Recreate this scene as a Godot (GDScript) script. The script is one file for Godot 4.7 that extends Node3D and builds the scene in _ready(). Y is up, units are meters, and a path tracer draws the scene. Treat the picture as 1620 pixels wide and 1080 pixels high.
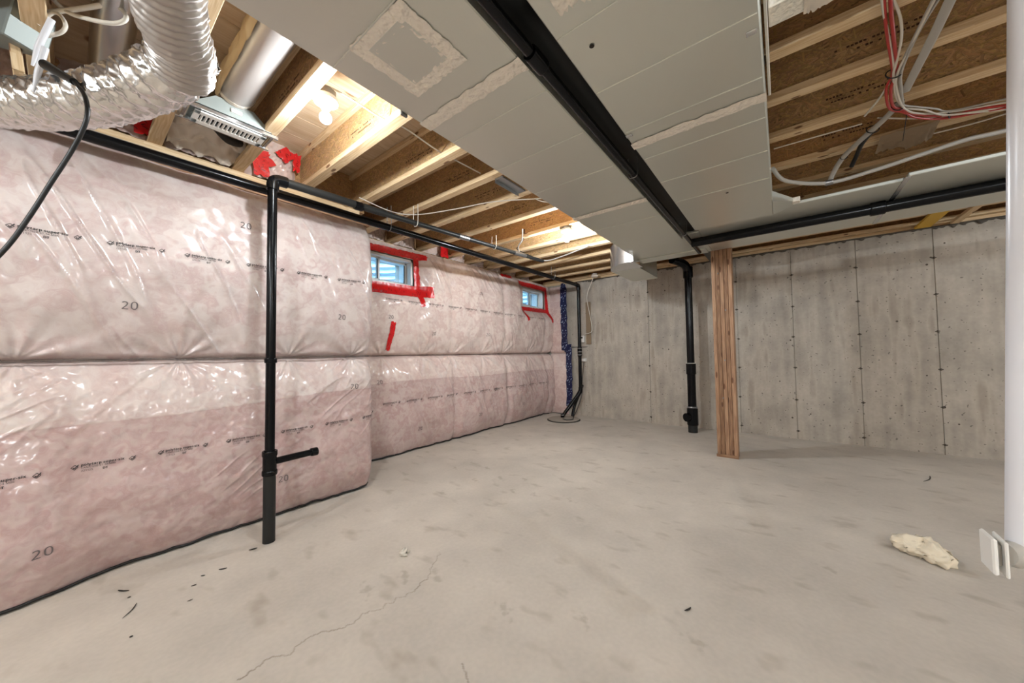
extends Node3D
# An unfinished basement: insulated wall, concrete wall, joists, ducts, drains and bare bulbs.

# ---------------------------------------------------------------- mesh builder
class MB:
	var v := PackedVector3Array()
	var n := PackedVector3Array()
	var uv := PackedVector2Array()
	var c := PackedColorArray()
	var ix := PackedInt32Array()
	var colored := false
	var tint := Color(1, 1, 1)

	func vert(p: Vector3, nn: Vector3, t := Vector2.ZERO) -> int:
		v.append(p); n.append(nn); uv.append(t); c.append(tint)
		return v.size() - 1

	# polygon (convex), turned so that its front looks along out
	func face(pts: Array, out: Vector3, uvs := []):
		var nn: Vector3 = (pts[1] - pts[0]).cross(pts[2] - pts[0])
		if nn.length_squared() < 1e-16 and pts.size() > 3:
			nn = (pts[2] - pts[0]).cross(pts[3] - pts[0])
		if nn.length_squared() < 1e-18:
			return
		nn = nn.normalized()
		var flip := nn.dot(out) < 0.0
		if flip:
			nn = -nn
		var b := v.size()
		for i in pts.size():
			vert(pts[i], nn, uvs[i] if uvs.size() > i else Vector2.ZERO)
		for i in range(1, pts.size() - 1):
			if flip:
				ix.append_array([b, b + i, b + i + 1])
			else:
				ix.append_array([b, b + i + 1, b + i])

	func box(cen: Vector3, size: Vector3, bev := 0.0, bs := Basis.IDENTITY, off := Vector2.ZERO):
		var h := size * 0.5
		bev = minf(bev, minf(h.x, minf(h.y, h.z)) * 0.9)
		var lg := 0
		if size.y > size[lg]: lg = 1
		if size.z > size[lg]: lg = 2
		var put := func(pts: Array, out: Vector3, ax: int):
			var a := lg
			var b2 := 3 - ax - lg
			if ax == lg:
				a = (ax + 1) % 3
				b2 = (ax + 2) % 3
			var P := []
			var U := []
			for p in pts:
				P.append(cen + bs * p)
				U.append(Vector2(p[a], p[b2]) + off)
			face(P, bs * out, U)
		for i in 3:
			var j := (i + 1) % 3
			var k := (i + 2) % 3
			for s in [-1.0, 1.0]:
				var pts := []
				for q in [[-1, -1], [1, -1], [1, 1], [-1, 1]]:
					var p := Vector3.ZERO
					p[i] = s * h[i]
					p[j] = q[0] * (h[j] - bev)
					p[k] = q[1] * (h[k] - bev)
					pts.append(p)
				var o := Vector3.ZERO
				o[i] = s
				put.call(pts, o, i)
				if bev > 0.0:
					for s2 in [-1.0, 1.0]:      # edge between +-i and +-j
						var a1 := Vector3.ZERO; var a2 := Vector3.ZERO; var b1 := Vector3.ZERO; var b2 := Vector3.ZERO
						a1[i] = s * h[i]; a1[j] = s2 * (h[j] - bev); a1[k] = -(h[k] - bev)
						a2 = a1; a2[k] = -a1[k]
						b1[i] = s * (h[i] - bev); b1[j] = s2 * h[j]; b1[k] = a1[k]
						b2 = b1; b2[k] = -b1[k]
						var o2 := Vector3.ZERO
						o2[i] = s; o2[j] = s2
						put.call([a1, a2, b2, b1], o2, i)
		if bev > 0.0:
			for sx in [-1.0, 1.0]:
				for sy in [-1.0, 1.0]:
					for sz in [-1.0, 1.0]:
						put.call([Vector3(sx * h.x, sy * (h.y - bev), sz * (h.z - bev)), Vector3(sx * (h.x - bev), sy * h.y, sz * (h.z - bev)), Vector3(sx * (h.x - bev), sy * (h.y - bev), sz * h.z)], Vector3(sx, sy, sz), 0)

	# box from two corners
	func bb(a: Vector3, b: Vector3, bev := 0.0, off := Vector2.ZERO):
		box((a + b) * 0.5, (b - a).abs(), bev, Basis.IDENTITY, off)

	# tube along a path; r a number or an array (one for each point)
	func tube(pts: Array, r, sides := 12, caps := true, squash := 1.0, up := Vector3.ZERO):
		var m := pts.size()
		var t0: Vector3 = (pts[1] - pts[0]).normalized()
		var u := up
		if u == Vector3.ZERO:
			u = Vector3.UP if absf(t0.y) < 0.9 else Vector3.RIGHT
		u = (u - t0 * u.dot(t0)).normalized()
		var b := v.size()
		var run := 0.0
		for i in m:
			var t: Vector3
			if i == 0: t = t0
			elif i == m - 1: t = (pts[i] - pts[i - 1]).normalized()
			else: t = (pts[i + 1] - pts[i - 1]).normalized()
			u = (u - t * u.dot(t)).normalized()
			var w := t.cross(u)
			var rr: float = r[i] if r is Array else r
			if i > 0: run += pts[i].distance_to(pts[i - 1])
			var slope := 0.0
			if r is Array and i > 0 and i < m - 1:
				slope = -(r[i + 1] - r[i - 1]) / maxf(pts[i + 1].distance_to(pts[i - 1]), 1e-5)
			for s in sides + 1:
				var a := TAU * s / sides
				var d: Vector3 = u * cos(a) * squash + w * sin(a)
				var nd: Vector3 = (u * cos(a) / squash + w * sin(a) + t * slope).normalized()
				vert(pts[i] + d * rr, nd, Vector2(run, a / TAU * TAU * rr))
		for i in m - 1:
			for s in sides:
				var p := b + i * (sides + 1) + s
				var q := p + sides + 1
				ix.append_array([p, q, q + 1, p, q + 1, p + 1])
		if caps:
			for e in 2:
				var i := 0 if e == 0 else m - 1
				var t: Vector3 = (pts[0] - pts[1]).normalized() if e == 0 else (pts[m - 1] - pts[m - 2]).normalized()
				var ring := []
				for s in sides:
					ring.append(v[b + i * (sides + 1) + s])
				face(ring, t)

	# profile: Vector2(radius, height) from base along axis
	func lathe(prof: Array, base: Vector3, axis := Vector3.UP, segs := 24):
		var u := axis.cross(Vector3.RIGHT if absf(axis.x) < 0.9 else Vector3.UP).normalized()
		var w := axis.cross(u)
		for i in prof.size() - 1:
			var p: Vector2 = prof[i]
			var q: Vector2 = prof[i + 1]
			var b := v.size()
			var d := q - p
			for s in segs + 1:
				var a := TAU * s / segs
				var dir := u * cos(a) + w * sin(a)
				var nn := (dir * d.y - axis * d.x).normalized()
				vert(base + dir * p.x + axis * p.y, nn, Vector2(s * 1.0 / segs, i))
				vert(base + dir * q.x + axis * q.y, nn, Vector2(s * 1.0 / segs, i + 1))
			for s in segs:
				var k := b + s * 2
				ix.append_array([k, k + 1, k + 3, k, k + 3, k + 2])

	# smooth sheet: pos(i, j) -> Vector3, out = rough outward direction
	func grid(nu: int, nv: int, pos: Callable, out: Vector3, col = null, skip = null, uvf = null):
		var b := v.size()
		var P := PackedVector3Array()
		P.resize((nu + 1) * (nv + 1))
		for j in nv + 1:
			for i in nu + 1:
				P[j * (nu + 1) + i] = pos.call(i, j)
		var sgn := 1.0
		var mid := (nv / 2) * (nu + 1) + nu / 2
		if (P[mid + 1] - P[mid]).cross(P[mid + nu + 1] - P[mid]).dot(out) < 0.0:
			sgn = -1.0
		for j in nv + 1:
			for i in nu + 1:
				var k := j * (nu + 1) + i
				var du := P[j * (nu + 1) + mini(i + 1, nu)] - P[j * (nu + 1) + maxi(i - 1, 0)]
				var dv := P[mini(j + 1, nv) * (nu + 1) + i] - P[maxi(j - 1, 0) * (nu + 1) + i]
				var nn := (du.cross(dv) * sgn).normalized()
				if col != null:
					tint = col.call(i, j, P[k])
				vert(P[k], nn, uvf.call(i, j) if uvf != null else Vector2(i * 1.0 / nu, j * 1.0 / nv))
		tint = Color(1, 1, 1)
		for j in nv:
			for i in nu:
				if skip != null and skip.call(i, j):
					continue
				var p := b + j * (nu + 1) + i
				var q := p + nu + 1
				if sgn > 0.0:
					ix.append_array([p, q + 1, p + 1, p, q, q + 1])
				else:
					ix.append_array([p, p + 1, q + 1, p, q + 1, q])

	func mesh() -> ArrayMesh:
		var a := []
		a.resize(Mesh.ARRAY_MAX)
		a[Mesh.ARRAY_VERTEX] = v
		a[Mesh.ARRAY_NORMAL] = n
		a[Mesh.ARRAY_TEX_UV] = uv
		if colored:
			a[Mesh.ARRAY_COLOR] = c
		a[Mesh.ARRAY_INDEX] = ix
		var m := ArrayMesh.new()
		m.add_surface_from_arrays(Mesh.PRIMITIVE_TRIANGLES, a)
		return m

var M := {}
var taken := {}
var rng := RandomNumberGenerator.new()
var wrinkle := FastNoiseLite.new()
var lump := FastNoiseLite.new()

# ---------------------------------------------------------------- scene helpers
func numbered(called: String) -> String:
	taken[called] = taken.get(called, -1) + 1
	return called if taken[called] == 0 else "%s_%03d" % [called, taken[called]]

func meta(o: Node, label: String, category := "", group := "", kind := ""):
	if label: o.set_meta("label", label)
	if category: o.set_meta("category", category)
	if group: o.set_meta("group", group)
	if kind: o.set_meta("kind", kind)

func thing(called: String, label: String, category: String, at := Vector3.ZERO, group := "", kind := "") -> Node3D:
	var o := Node3D.new()
	o.name = numbered(called)
	add_child(o)
	o.position = at
	meta(o, label, category, group, kind)
	return o

# a part built in world coordinates
func part(parent: Node3D, called: String, mb: MB, m: Material, label := "") -> MeshInstance3D:
	var o := MeshInstance3D.new()
	o.name = called
	o.mesh = mb.mesh()
	o.material_override = m
	o.cast_shadow = GeometryInstance3D.SHADOW_CASTING_SETTING_ON
	parent.add_child(o, true)
	var p: Node = parent
	var sh := Vector3.ZERO
	while p != self:
		sh += (p as Node3D).position
		p = p.get_parent()
	o.position = -sh
	if label: o.set_meta("label", label)
	return o

func single(called: String, mb: MB, m: Material, label: String, category: String, group := "") -> MeshInstance3D:
	var o := part(self, numbered(called), mb, m)
	meta(o, label, category, group)
	return o

func smooth(pts: Array, per := 8) -> Array:
	var out := []
	var m := pts.size()
	for i in m - 1:
		var p0: Vector3 = pts[maxi(i - 1, 0)]
		var p1: Vector3 = pts[i]
		var p2: Vector3 = pts[i + 1]
		var p3: Vector3 = pts[mini(i + 2, m - 1)]
		for k in per:
			out.append(p1.cubic_interpolate(p2, p0, p3, k * 1.0 / per))
	out.append(pts[m - 1])
	return out

# ---------------------------------------------------------------- materials
func noise(sd: int, fr: float, oct := 3, kind := FastNoiseLite.TYPE_SIMPLEX_SMOOTH) -> FastNoiseLite:
	var f := FastNoiseLite.new()
	f.seed = sd; f.frequency = fr; f.noise_type = kind; f.fractal_octaves = oct
	return f

func mat(col: Color, rough := 0.6, metal := 0.0) -> StandardMaterial3D:
	var m := StandardMaterial3D.new()
	m.albedo_color = col
	m.roughness = rough
	m.metallic = metal
	return m

func tex(img: Image) -> ImageTexture:
	img.generate_mipmaps()
	return ImageTexture.create_from_image(img)

func normal_tex(sd: int, fr: float, oct: int, strength: float, size := 512) -> ImageTexture:
	var img := noise(sd, fr, oct).get_seamless_image(size, size)
	img.convert(Image.FORMAT_RGBA8)
	img.bump_map_to_normal_map(strength)
	return tex(img)

func shade(data: PackedByteArray, at: int, col: Color):
	data[at] = clampi(int(col.r * 255.0), 0, 255)
	data[at + 1] = clampi(int(col.g * 255.0), 0, 255)
	data[at + 2] = clampi(int(col.b * 255.0), 0, 255)

func paint(w: int, h: int, f: Callable) -> Image:
	var d := PackedByteArray()
	d.resize(w * h * 3)
	for y in h:
		for x in w:
			shade(d, (y * w + x) * 3, f.call(x, y))
	return Image.create_from_data(w, h, false, Image.FORMAT_RGB8, d)

# tiles without a seam: the far edges run over into the near ones
func seamless(src: Image, w: int, h: int) -> Image:
	var out := Image.create(w, h, false, Image.FORMAT_RGB8)
	var bx := src.get_width() - w
	var by := src.get_height() - h
	for y in h:
		for x in w:
			var c := src.get_pixel(x, y)
			if x < bx: c = src.get_pixel(x + w, y).lerp(c, x * 1.0 / bx)
			if y < by:
				var d := src.get_pixel(x, y + h)
				if x < bx: d = src.get_pixel(x + w, y + h).lerp(d, x * 1.0 / bx)
				c = d.lerp(c, y * 1.0 / by)
			out.set_pixel(x, y, c)
	return out

func osb_image(sd: int, base: Color) -> Image:
	var img := Image.create(512, 512, false, Image.FORMAT_RGB8)
	img.fill(base)
	var r := RandomNumberGenerator.new()
	r.seed = sd
	for k in 3400:
		var cx := r.randf() * 512.0
		var cy := r.randf() * 512.0
		var a := r.randfn(0.0, 0.75)
		var ln := r.randf_range(14, 52)
		var wd := r.randf_range(3, 10)
		var t := r.randf_range(0.88, 1.10)
		var col := Color(base.r * t, base.g * t * r.randf_range(0.96, 1.03), base.b * t * r.randf_range(0.9, 1.05))
		if r.randf() < 0.03: col = col.darkened(0.22)
		var ca := cos(a)
		var sa := sin(a)
		var q := -wd * 0.5
		while q < wd * 0.5:
			var cc := col
			if q < -wd * 0.5 + 1.0: cc = col.darkened(0.14)
			var s := -ln * 0.5
			while s < ln * 0.5:
				img.set_pixel(posmod(int(cx + s * ca - q * sa), 512), posmod(int(cy + s * sa + q * ca), 512), cc)
				s += 0.9
			q += 0.9
	return img

func wood_image(sd: int, light: Color, dark: Color, rings := 26.0) -> Image:
	var a := noise(sd, 0.012, 3)
	var b := noise(sd + 1, 0.06, 2)
	var r := RandomNumberGenerator.new()
	r.seed = sd
	var knots := []
	for k in 5:
		knots.append(Vector3(r.randf() * 768.0, r.randf() * 192.0, r.randf_range(5, 11)))
	return paint(768, 192, func(x, y):
		var bend := 0.0
		var kn := 0.0
		for q in knots:
			var d := Vector2((x - q.x) * 0.45, y - q.y).length()
			bend += exp(-d / (q.z * 1.6)) * 9.0
			kn = maxf(kn, clampf((q.z - d) / 3.0, 0.0, 1.0))
		var w := a.get_noise_2d(x * 0.25, y * 1.4 + bend)
		var g := 0.5 + 0.5 * sin((y + bend) / 192.0 * rings * 2.2 + w * 9.0)
		var f := b.get_noise_2d(x * 0.10, y * 5.0)
		var t := clampf(g * 0.45 + f * 0.35 + w * 0.25 + 0.22, 0.0, 1.0)
		var col := light.lerp(dark, t)
		return col.lerp(Color(0.34, 0.2, 0.11), kn * 0.75))

func make_materials():
	# lumber and boards
	var w1 := tex(wood_image(11, Color(0.88, 0.785, 0.64), Color(0.77, 0.635, 0.47)))
	M.lumber = mat(Color(1, 1, 1), 0.75)
	M.lumber.albedo_texture = w1
	M.lumber.uv1_scale = Vector3(0.8, 4.2, 1)
	M.stud = mat(Color(1, 1, 1), 0.7)
	M.stud.albedo_texture = tex(wood_image(23, Color(0.72, 0.575, 0.45), Color(0.52, 0.38, 0.285), 20.0))
	M.stud.uv1_scale = Vector3(0.8, 5.0, 1)
	M.stud_b = M.stud.duplicate()
	M.stud_b.albedo_color = Color(0.88, 0.86, 0.84)
	M.osb = mat(Color(1, 1, 1), 0.72)
	M.osb.albedo_texture = tex(osb_image(5, Color(0.72, 0.585, 0.42)))
	M.osb.uv1_scale = Vector3(1.7, 1.7, 1)
	M.osb_b = M.osb.duplicate()
	M.osb_b.albedo_color = Color(0.92, 0.88, 0.84)
	M.plank = mat(Color(1, 1, 1), 0.75)
	M.plank.albedo_texture = tex(wood_image(41, Color(0.83, 0.75, 0.64), Color(0.73, 0.62, 0.49), 8.0))
	M.plank.uv1_scale = Vector3(0.5, 1.2, 1)
	# metal
	M.galv = mat(Color(0.82, 0.825, 0.79), 0.36, 0.68)
	M.galv.normal_enabled = true
	M.galv.normal_texture = normal_tex(71, 0.004, 2, 3.0, 256)
	M.galv.normal_scale = 0.25
	M.galv.uv1_triplanar = true
	M.galv.uv1_world_triplanar = true
	M.galv.uv1_scale = Vector3(0.7, 0.7, 0.7)
	M.boot = mat(Color(0.50, 0.52, 0.505), 0.5, 0.4)
	M.bright = mat(Color(0.82, 0.82, 0.82), 0.24, 0.95)
	M.foil = mat(Color(0.86, 0.85, 0.84), 0.27, 0.95)
	M.foil_grey = mat(Color(0.69, 0.66, 0.64), 0.42, 0.55)
	M.duct_tape = mat(Color(0.91, 0.88, 0.83), 0.6, 0.0)
	M.duct_tape.normal_enabled = true
	M.duct_tape.normal_texture = normal_tex(73, 0.03, 3, 8.0, 256)
	M.duct_tape.uv1_triplanar = true
	M.duct_tape.uv1_world_triplanar = true
	M.duct_tape.uv1_scale = Vector3(3, 3, 3)
	M.black_steel = mat(Color(0.045, 0.045, 0.048), 0.32, 0.0)
	M.abs_pipe = mat(Color(0.04, 0.042, 0.05), 0.2)
	M.abs_pipe.metallic_specular = 0.32
	M.abs_dusty = mat(Color(0.14, 0.14, 0.137), 0.42)
	M.abs_dusty.metallic_specular = 0.35
	M.steel = mat(Color(0.55, 0.55, 0.55), 0.35, 0.9)
	# plastic and cable
	M.white_plastic = mat(Color(0.88, 0.87, 0.85), 0.35)
	M.pvc = mat(Color(0.86, 0.86, 0.88), 0.28)
	M.white_cable = mat(Color(0.82, 0.79, 0.74), 0.5)
	M.grey_cable = mat(Color(0.66, 0.64, 0.61), 0.45)
	M.red_cable = mat(Color(0.66, 0.17, 0.145), 0.45)
	M.black_cable = mat(Color(0.03, 0.03, 0.03), 0.45)
	M.porcelain = mat(Color(0.93, 0.92, 0.89), 0.25)
	M.ink = mat(Color(0.12, 0.11, 0.115), 0.5)
	M.ink_grey = mat(Color(0.36, 0.32, 0.32), 0.6)
	M.stamp = mat(Color(0.30, 0.20, 0.13), 0.8)
	M.kraft = mat(Color(0.53, 0.45, 0.36), 0.8)
	M.kraft_pale = mat(Color(0.66, 0.60, 0.49), 0.7)
	M.fibre = mat(Color(0.90, 0.85, 0.76), 0.95)
	M.sealant = mat(Color(0.05, 0.045, 0.04), 0.4)
	M.gasket = mat(Color(0.33, 0.305, 0.275), 0.9)
	M.yellow = mat(Color(0.83, 0.66, 0.20), 0.6)
	M.film = mat(Color(0.85, 0.80, 0.74), 0.22)
	M.seam = mat(Color(0.36, 0.32, 0.30), 0.25)  # dark tone painting the shaded gap between the two tiers
	M.film.clearcoat_enabled = true
	M.film.clearcoat = 0.8
	M.film.clearcoat_roughness = 0.15
	M.bulb = mat(Color(1, 0.98, 0.94), 0.3)
	M.bulb.emission_enabled = true
	M.bulb.emission = Color(1.0, 0.97, 0.92)
	M.bulb.emission_energy_multiplier = 25.0
	M.glass = mat(Color(0.75, 0.88, 0.95, 0.14), 0.03)
	M.glass.transparency = BaseMaterial3D.TRANSPARENCY_ALPHA
	M.vinyl = mat(Color(0.86, 0.86, 0.85), 0.4)
	M.window_gasket = mat(Color(0.12, 0.12, 0.13), 0.6)
	M.well = mat(Color(0.74, 0.78, 0.80), 0.45, 0.3)
	M.gravel = mat(Color(0.45, 0.43, 0.40), 0.95)
	M.dirt = mat(Color(0.15, 0.13, 0.11), 0.9)
	# sheathing tapes: red with dark print and painted crease shade, blue with white print
	var tr := RandomNumberGenerator.new()
	tr.seed = 9
	var ri := Image.create(256, 64, false, Image.FORMAT_RGB8)
	ri.fill(Color(0.78, 0.085, 0.10))
	for k in 34:
		var sx := tr.randf() * 256.0
		var sy := tr.randf_range(4, 58)
		var an := tr.randfn(1.2, 0.6)
		var ln := tr.randf_range(4, 20)
		var tone := Color(0.20, 0.02, 0.03) if tr.randf() < 0.6 else Color(0.90, 0.22, 0.22)  # dark strokes mix print marks with painted crease shade
		for q in int(ln * 2.0):
			for w in tr.randi_range(1, 3):
				ri.set_pixel(posmod(int(sx + cos(an) * q * 0.5) + w, 256), clampi(int(sy + sin(an) * q * 0.5), 0, 63), tone)
	M.red_tape = mat(Color(1, 1, 1), 0.3)
	M.red_tape.albedo_texture = tex(ri)
	M.red_tape.uv1_scale = Vector3(2.6, 1, 1)
	var bi := Image.create(256, 64, false, Image.FORMAT_RGB8)
	bi.fill(Color(0.035, 0.07, 0.24))
	for k in 26:
		var x0 := tr.randi_range(0, 255)
		var y0 := tr.randi_range(6, 54)
		for dx in range(-5, 6):
			for dy in range(-3, 4):
				if dx * dx + dy * dy * 2.2 < 20.0:
					bi.set_pixel(posmod(x0 + dx, 256), clampi(y0 + dy, 0, 63), Color(0.70, 0.74, 0.82))
	M.blue_tape = mat(Color(1, 1, 1), 0.35)
	M.blue_tape.albedo_texture = tex(bi)
	M.blue_tape.uv1_scale = Vector3(2.2, 1, 1)
	# pink batts under clear poly sheet
	var p1 := noise(101, 0.011, 4)
	var p2 := noise(102, 0.035, 3)
	var pw := noise(103, 0.02, 2)
	var pink := paint(720, 720, func(x, y):
		var wx := pw.get_noise_2d(x, y) * 46.0
		var wy := pw.get_noise_2d(x + 900, y - 400) * 46.0
		var big := p1.get_noise_2d(x + wx, y + wy)
		var fib := 1.0 - absf(p2.get_noise_2d((x + wx) * 0.55, (y + wy) * 1.5)) * 3.2
		var col := Color(0.865, 0.805, 0.78).lerp(Color(0.80, 0.70, 0.68), clampf(0.40 + big * 1.6, 0.0, 1.0))
		return col.lerp(Color(0.90, 0.865, 0.845), clampf(fib - 0.45, 0.0, 1.0) * 0.55))
	M.poly = mat(Color(1, 1, 1), 0.75)
	M.poly.metallic_specular = 0.3
	M.poly.albedo_texture = tex(seamless(pink, 640, 640))
	M.poly.uv1_triplanar = true
	M.poly.uv1_world_triplanar = true
	M.poly.uv1_scale = Vector3(0.83, 0.83, 0.83)
	M.poly.vertex_color_use_as_albedo = true
	M.poly.clearcoat_enabled = true
	M.poly.clearcoat = 0.8
	M.poly.clearcoat_roughness = 0.17
	# concrete
	var c1 := noise(201, 0.010, 4)
	var c2 := noise(202, 0.05, 3)
	var c3 := noise(203, 0.012, 3)
	var c4 := noise(204, 0.11, 2)
	var wallimg := paint(1440, 480, func(x, y):
		var big := c1.get_noise_2d(x, y)
		var streak := c3.get_noise_2d(x * 2.6, y * 0.22)
		var fine := c4.get_noise_2d(x, y)
		var t := 0.66 + big * 0.07 + streak * 0.07 + fine * 0.018 + c2.get_noise_2d(x, y * 0.7) * 0.022
		var stain := clampf((streak + big * 0.6) * 2.0 - 0.55, 0.0, 1.0)
		var col := Color(t * 1.02, t * 0.965, t * 0.895)
		col = col.lerp(Color(0.40, 0.36, 0.31), stain * 0.35)
		if fine > 0.66: col = col.darkened(0.35)
		return col)
	M.wall_concrete = mat(Color(1, 1, 1), 0.85)
	M.wall_concrete.albedo_texture = tex(wallimg)
	M.concrete = mat(Color(0.60, 0.565, 0.52), 0.85)
	M.tie = mat(Color(0.32, 0.285, 0.25), 0.8)
	var cracks := [
		[Vector2(-1.577, -1.313), Vector2(-1.443, -1.124), Vector2(-1.427, -1.037), Vector2(-1.437, -0.861), Vector2(-1.482, -0.717), Vector2(-1.515, -0.631), Vector2(-1.516, -0.514), Vector2(-1.533, -0.426), Vector2(-1.534, -0.38)],
		[Vector2(-0.55, -1.05), Vector2(-0.48, -0.93), Vector2(-0.33, -0.86), Vector2(-0.25, -0.74)],
		[Vector2(-0.95, -0.90), Vector2(-0.86, -0.83), Vector2(-0.80, -0.72), Vector2(-0.81, -0.60)]]
	var spots := [[-2.333, -2.552], [-1.858, -2.533], [-2.589, -2.37], [-1.324, -2.373], [-2.206, -1.881], [-1.79, -2.262], [-1.554, -1.072], [-1.424, -1.169], [-1.619, -0.904], [-2.05, -2.42], [-2.2, -2.25], [-1.6, -2.3], [0.15, -2.4], [0.3, -1.6], [0.05, -1.2], [-0.3, -1.5], [-0.7, -1.35], [-1.0, -1.2]]
	var W := 1460
	var H := 1260                                   # floor from x -3.65..3.65, z -5.8..0.5 (5 mm a pixel)
	var floorimg := paint(W, H, func(x, y):
		var px: float = x * 0.005 - 3.65
		var pz: float = y * 0.005 - 5.8
		var big := c1.get_noise_2d(x * 0.35, y * 0.35)
		var mid := c1.get_noise_2d(x * 1.3 + 500, y * 1.3)
		var fine := c4.get_noise_2d(x * 1.6, y * 1.6)
		var t := 0.735 + big * 0.055 + mid * 0.035 + fine * 0.016
		var dust := clampf(c2.get_noise_2d(x * 0.30, y * 0.55) * 2.2 - 0.75, 0.0, 1.0)
		var col := Color(t, t * 0.955, t * 0.90).lerp(Color(0.52, 0.47, 0.41), dust * 0.38)
		var wobble := c2.get_noise_2d(x * 2.0, y * 2.0)
		for s in spots:
			var dx: float = px - s[0]
			var dz: float = pz - s[1]
			if absf(dx) < 0.2 and absf(dz) < 0.2:
				var d := Vector2(dx * 0.9 + dz * 0.5, (dz - dx * 0.5) * 2.4).length()
				col = col.lerp(Color(0.50, 0.45, 0.39), clampf(0.35 - d * 6.0 + wobble * 0.5, 0.0, 0.26))
		return col)
	for cr in cracks:
		for i in cr.size() - 1:
			var a: Vector2 = cr[i]
			var b2: Vector2 = cr[i + 1]
			for k in 60:
				var p: Vector2 = a.lerp(b2, k / 60.0)
				var q := Vector2i(int((p.x + 3.65) / 0.005 + c2.get_noise_2d(p.x * 260.0, p.y * 260.0) * 6.0), int((p.y + 5.8) / 0.005))
				if q.x > 0 and q.y > 0 and q.x < W and q.y < H:
					floorimg.set_pixel(q.x, q.y, floorimg.get_pixel(q.x, q.y).lerp(Color(0.46, 0.41, 0.36), 0.28))
	M.floor = mat(Color(1, 1, 1), 0.78)
	M.floor.albedo_texture = tex(floorimg)

# ---------------------------------------------------------------- insulated wall: the sheet's shape
const SEAM := 1.118
var near_pins := [[0.16, 1.0], [-0.41, 2.3], [-0.99, 0.4], [-1.45, 1.7]]
var far_pins := [[-2.1, 0.3], [-2.62, 1.2], [-3.12, 2.0], [-3.7, 0.9], [-4.2, 2.9], [-4.85, 0.1]]
var far_tucks := [-3.124, -4.21, -5.36]

func folds(z: float, y: float, pins: Array) -> float:
	var s := 0.0
	for p in pins:
		var dz: float = z - p[0]
		var dy := y - SEAM
		var r := sqrt(dz * dz + dy * dy)
		if r < 0.75:
			var a := atan2(dy, dz)
			var f := sin(a * 7.0 + p[1]) * 0.6 + sin(a * 13.0 + p[1] * 3.0) * 0.5
			s += f * exp(-r / 0.20) * r / (r + 0.03) * 0.017
	return s

func creases(z: float, y: float) -> float:
	var s := z * 0.9 - y * 0.45
	var a := -z * 0.45 - y * 0.9
	var m := clampf(lump.get_noise_2d(z * 0.9 + 7.0, y * 0.9) * 2.0 + 0.35, 0.0, 1.0)
	var r1 := 1.0 - absf(wrinkle.get_noise_2d(s * 5.5, a * 0.7)) * 1.7
	return pow(maxf(r1, 0.0), 3.0) * 0.016 * m

func plump(t: float, p := 3.0) -> float:
	return 1.0 - pow(absf(2.0 * t - 1.0), p)

func near_face(z: float, y: float) -> float:
	var low := y < SEAM
	var t := clampf(y / SEAM if low else (y - SEAM) / (2.27 - SEAM), 0.0, 1.0)
	var x := -2.865 + 0.115 * plump(t, 3.4 if low else 3.0)
	if low:
		x += 0.10 * smoothstep(-0.3, 0.25, z) * (1.0 - t)
	x -= 0.055 * exp(-pow((y - SEAM) / 0.016, 2.0))
	x += lump.get_noise_2d(z * 1.6, y * 1.6) * 0.028 + wrinkle.get_noise_2d(z * 5.0, y * 5.0) * 0.006
	if low:
		var s := z * 0.55 + y * 0.8
		var m := clampf(lump.get_noise_2d(z * 1.1 - 3.0, y * 1.1 + 5.0) * 2.2 + 0.2, 0.0, 1.0)
		x += pow(maxf(1.0 - absf(wrinkle.get_noise_2d(s * 7.0 + 40.0, (z * 0.8 - y * 0.55) * 1.2)) * 2.0, 0.0), 4.0) * 0.008 * m
		x += wrinkle.get_noise_2d(z * 13.0, y * 13.0) * 0.0035
	else:
		x += creases(z, y)
	x += folds(z, y, near_pins)
	var e := (-1.53 - z) / 0.125
	if e > 0.0:
		x -= 0.20 * (1.0 - sqrt(maxf(0.0, 1.0 - e * e)))
	return x

func far_face(z: float, y: float) -> float:
	var low := y < SEAM
	var t := clampf(y / SEAM if low else (y - SEAM) / (2.40 - SEAM), 0.0, 1.0)
	var x := -3.475 + 0.125 * plump(t, 3.2)
	x -= 0.055 * exp(-pow((y - SEAM) / 0.018, 2.0))
	for q in far_tucks:
		x -= 0.045 * exp(-pow((z - q - (y - 0.5) * 0.05) / 0.05, 2.0)) * (0.4 + 0.6 * (1.0 - t) if low else 0.5)
	x += lump.get_noise_2d(z * 1.5 + 20.0, y * 1.5) * 0.03 + wrinkle.get_noise_2d(z * 5.0, y * 5.0) * 0.006
	x += creases(z, y) * 0.8 + folds(z, y, far_pins)
	for w in [[-1.75, -2.53], [-4.75, -5.42]]:          # drawn in tight to the window frames
		var dz := maxf(maxf(z - w[0], w[1] - z), 0.0)
		var dy := maxf(maxf(1.93 - y, y - 2.26), 0.0)
		x = lerpf(-3.470, x, smoothstep(0.02, 0.22, sqrt(dz * dz + dy * dy)))
	return x

func corner_face(x: float, y: float) -> float:                 # the last batt, round the corner on the back wall
	var low := y < SEAM
	var t := clampf(y / SEAM if low else (y - SEAM) / (2.36 - SEAM), 0.0, 1.0)
	var u := clampf((x + 3.46) / 0.36, 0.0, 1.0)
	return -5.622 + 0.08 * plump(t) * sqrt(maxf(0.0, 1.0 - u * u * 0.9)) - 0.03 * exp(-pow((y - SEAM) / 0.018, 2.0)) + wrinkle.get_noise_2d(x * 6.0, y * 4.0) * 0.01

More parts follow.
